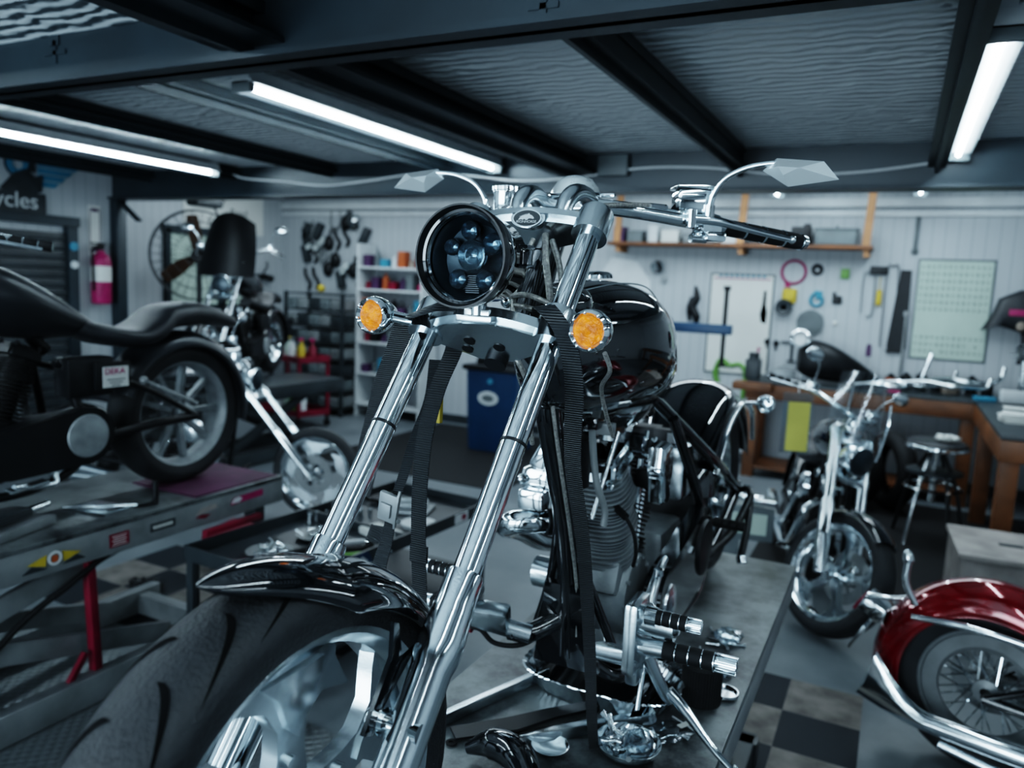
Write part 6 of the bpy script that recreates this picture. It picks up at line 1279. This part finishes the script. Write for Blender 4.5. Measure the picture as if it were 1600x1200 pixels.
for i in range(34):
    x = -7.35 + rr_.random() * 1.05; z = 1.72 + rr_.random() * .85
    if x < -6.9 and z > 2.4: z -= .4
    k = i % 5; m = MB(); mm = (SATIN, CH, DGREY, STEEL, SATIN)[k]
    if k == 0: m.tube([(-.05, -.03, .10), (.0, -.06, .0), (.06, -.04, -.1), (.02, -.03, -.18)], .022, 10)
    elif k == 1: m.lathe([(0, 0), (.05, .0), (.07, .05), (.05, .09), (0, .09)], (0, 0, 0), (0, -1, .2), 18)
    elif k == 2: m.box(0, -.05, 0, .10, .09, .24, rot=(0, rr_.uniform(-.5, .5), 0), bev=.02)
    elif k == 3: m.tube([(-.07, -.03, .12), (-.08, -.05, -.05), (.0, -.05, -.13), (.08, -.05, -.05), (.07, -.03, .12)], .014, 10)
    else: m.ball((0, -.05, 0), (.08, .05, .10), 14, 8); m.tube([(0, -.04, .08), (.02, -.03, .2)], .012, 8, smooth=False)
    nm = ('hanging_cable', 'chrome_lamp_shell', 'spare_bracket', 'bent_spare_bar', 'spare_cover')[k]
    solo(nm, m, mm, {'hanging_cable': 'dark cable loop hung among spare parts in the far corner', 'chrome_lamp_shell': 'chrome lamp shell hung among spare parts in the far corner', 'spare_bracket': 'dark grey bracket hung among spare parts in the far corner', 'bent_spare_bar': 'bent steel bar hung among spare parts in the far corner', 'spare_cover': 'rounded black cover hung among spare parts in the far corner'}[nm], 'spare part', nm.replace('_', ' ') + 's hung in the far corner', loc=(x, YW, z))
m = MB(); m.ball((0, 0, .05), .05); solo('yellow_ball', m, YEL, 'small yellow round object on top of the dark drawer rack', 'ball', loc=(-6.6, 7.7, 1.56))
# red trolley with bottles
t = thing('shop_trolley', 'crimson two-tier trolley loaded with spray bottles near the far corner', 'trolley', (-6.35, 6.93, 0), R(-12))
for z in (.16, .78):
    b = MB(); b.box(0, 0, z, .82, .44, .015)
    for s in (-1, 1): b.box(s * .41, 0, z + .03, .012, .44, .07); b.box(0, s * .22, z + .03, .82, .012, .07)
    b.build('tray', CRIM, t)
for x in (-.39, .39):
    for y in (-.20, .20):
        MB().box(x, y, .47, .035, .035, .66).build('post', CRIM, t); MB().lathe([(0, -.015), (.04, -.015), (.045, 0), (.04, .015), (0, .015)], (x, y, .055), (1, 0, 0), 16).box(x, y, .11, .03, .03, .06).build('caster', RUBD, t)
def bottle(x, y, z, mm, cap, lab, h=.22, r=.04):
    t = thing('spray_bottle', lab, 'bottle', (x, y, z)); MB().lathe([(0, 0), (r, 0), (r, h * .55), (r * .4, h * .75), (r * .35, h * .85), (0, h * .85)], (0, 0, 0), (0, 0, 1), 16).build('body', mm, t); MB().box(0, -.01, h * .92, r * .7, r * 1.6, h * .12, bev=.004).build('trigger_cap', cap, t)
for i, (dx, dy, z, mm, cap, lab) in enumerate(((-.30, -.1, .788, CARD, CRIM, 'tan bottle at the left of the crimson trolley top'), (-.14, -.08, .788, WHT, SATIN, 'white spray bottle second on the crimson trolley top'), (.0, -.06, .788, MINT, YEL, 'pale bottle with yellow cap in the middle of the trolley top'), (.12, -.1, .788, WHT, GREYP, 'white bottle with grey cap right of the trolley middle'), (.24, -.06, .788, YEL, PINK, 'yellow bottle with pink cap on the trolley top'), (.34, .02, .788, CRIM, PINK, 'red bottle at the right end of the trolley top'), (-.08, -.14, .168, WHT, PINK, 'white bottle at the left on the lower trolley tray'), (.06, -.1, .168, MINT, WHT, 'pale jug in the middle of the lower trolley tray'), (.20, -.12, .168, GREEN, SATIN, 'green bottle on the lower trolley tray'), (.31, -.1, .168, WHT, WHT, 'all white bottle at the right of the lower trolley tray'))):
    c, s_ = math.cos(R(-12)), math.sin(R(-12)); bottle(-6.35 + dx * c - dy * s_, 6.93 + dx * s_ + dy * c, z, mm, cap, lab, .26 if z > .5 else .32, .045 if z > .5 else .055)
# grey battery charger beside the windscreen bike, with box
t = thing('battery_charger', 'grey metal charger with a pale green label standing left of the bright front wheel', 'charger', (-.80, 4.55, .0), R(10))
MB().box(0, 0, .47, .52, .30, .20, bev=.01).build('case', GREYP, t); MB().box(.12, -.152, .47, .20, .004, .12).build('green_label', MINT, t); MB().box(0, 0, .20, .16, .16, .36, bev=.01).build('stand', CARD if False else GREYP, t); MB().box(0, 0, .02, .38, .34, .04).build('foot', DGREY, t)
m = MB(); m.tube([(-.16, 0, .03), (-.05, .03, .05), (.08, -.02, .04), (.2, .02, .03)], .02, 10); m.ball((-.05, 0, .05), .035); m.box(.1, .03, .04, .08, .05, .05, bev=.01); solo('chrome_fittings', m, CH, 'cluster of chrome fittings lying on the grey charger', 'fitting', loc=(-.72, 4.42, .572))

# ============================================================ light and grade
sc = bpy.context.scene
w = bpy.data.worlds.new('world'); sc.world = w; w.use_nodes = True
w.node_tree.nodes['Background'].inputs[0].default_value = (.35, .55, .7, 1); w.node_tree.nodes['Background'].inputs[1].default_value = .15
sc.view_settings.view_transform = 'Filmic'; sc.view_settings.look = 'High Contrast'; sc.view_settings.exposure = 0.55
sc.cycles.use_denoising = True
sc.cycles.max_bounces = 6; sc.cycles.transparent_max_bounces = 10
sc.cycles.sample_clamp_indirect = 6
sc.cycles.caustics_reflective = False; sc.cycles.caustics_refractive = False

def area(name, loc, rot, sx, sy, e, col):
    d = bpy.data.lights.new(name, 'AREA'); d.shape = 'RECTANGLE'; d.size = sx; d.size_y = sy; d.energy = e; d.color = col
    o = bpy.data.objects.new(name, d); C.objects.link(o); o.location = loc; o.rotation_euler = rot; return o
area('front_fill_light', (-2.4, YF + .05, 1.4), (R(90), 0, 0), 5.6, 2.3, 270, (.70, .88, 1.0))  # added cool fill behind the camera, set to the left; no doorway there
area('back_bay_light', (-3.2, 6.7, 2.9), (0, 0, 0), 8.0, 1.6, 80, (.78, .92, 1.0))
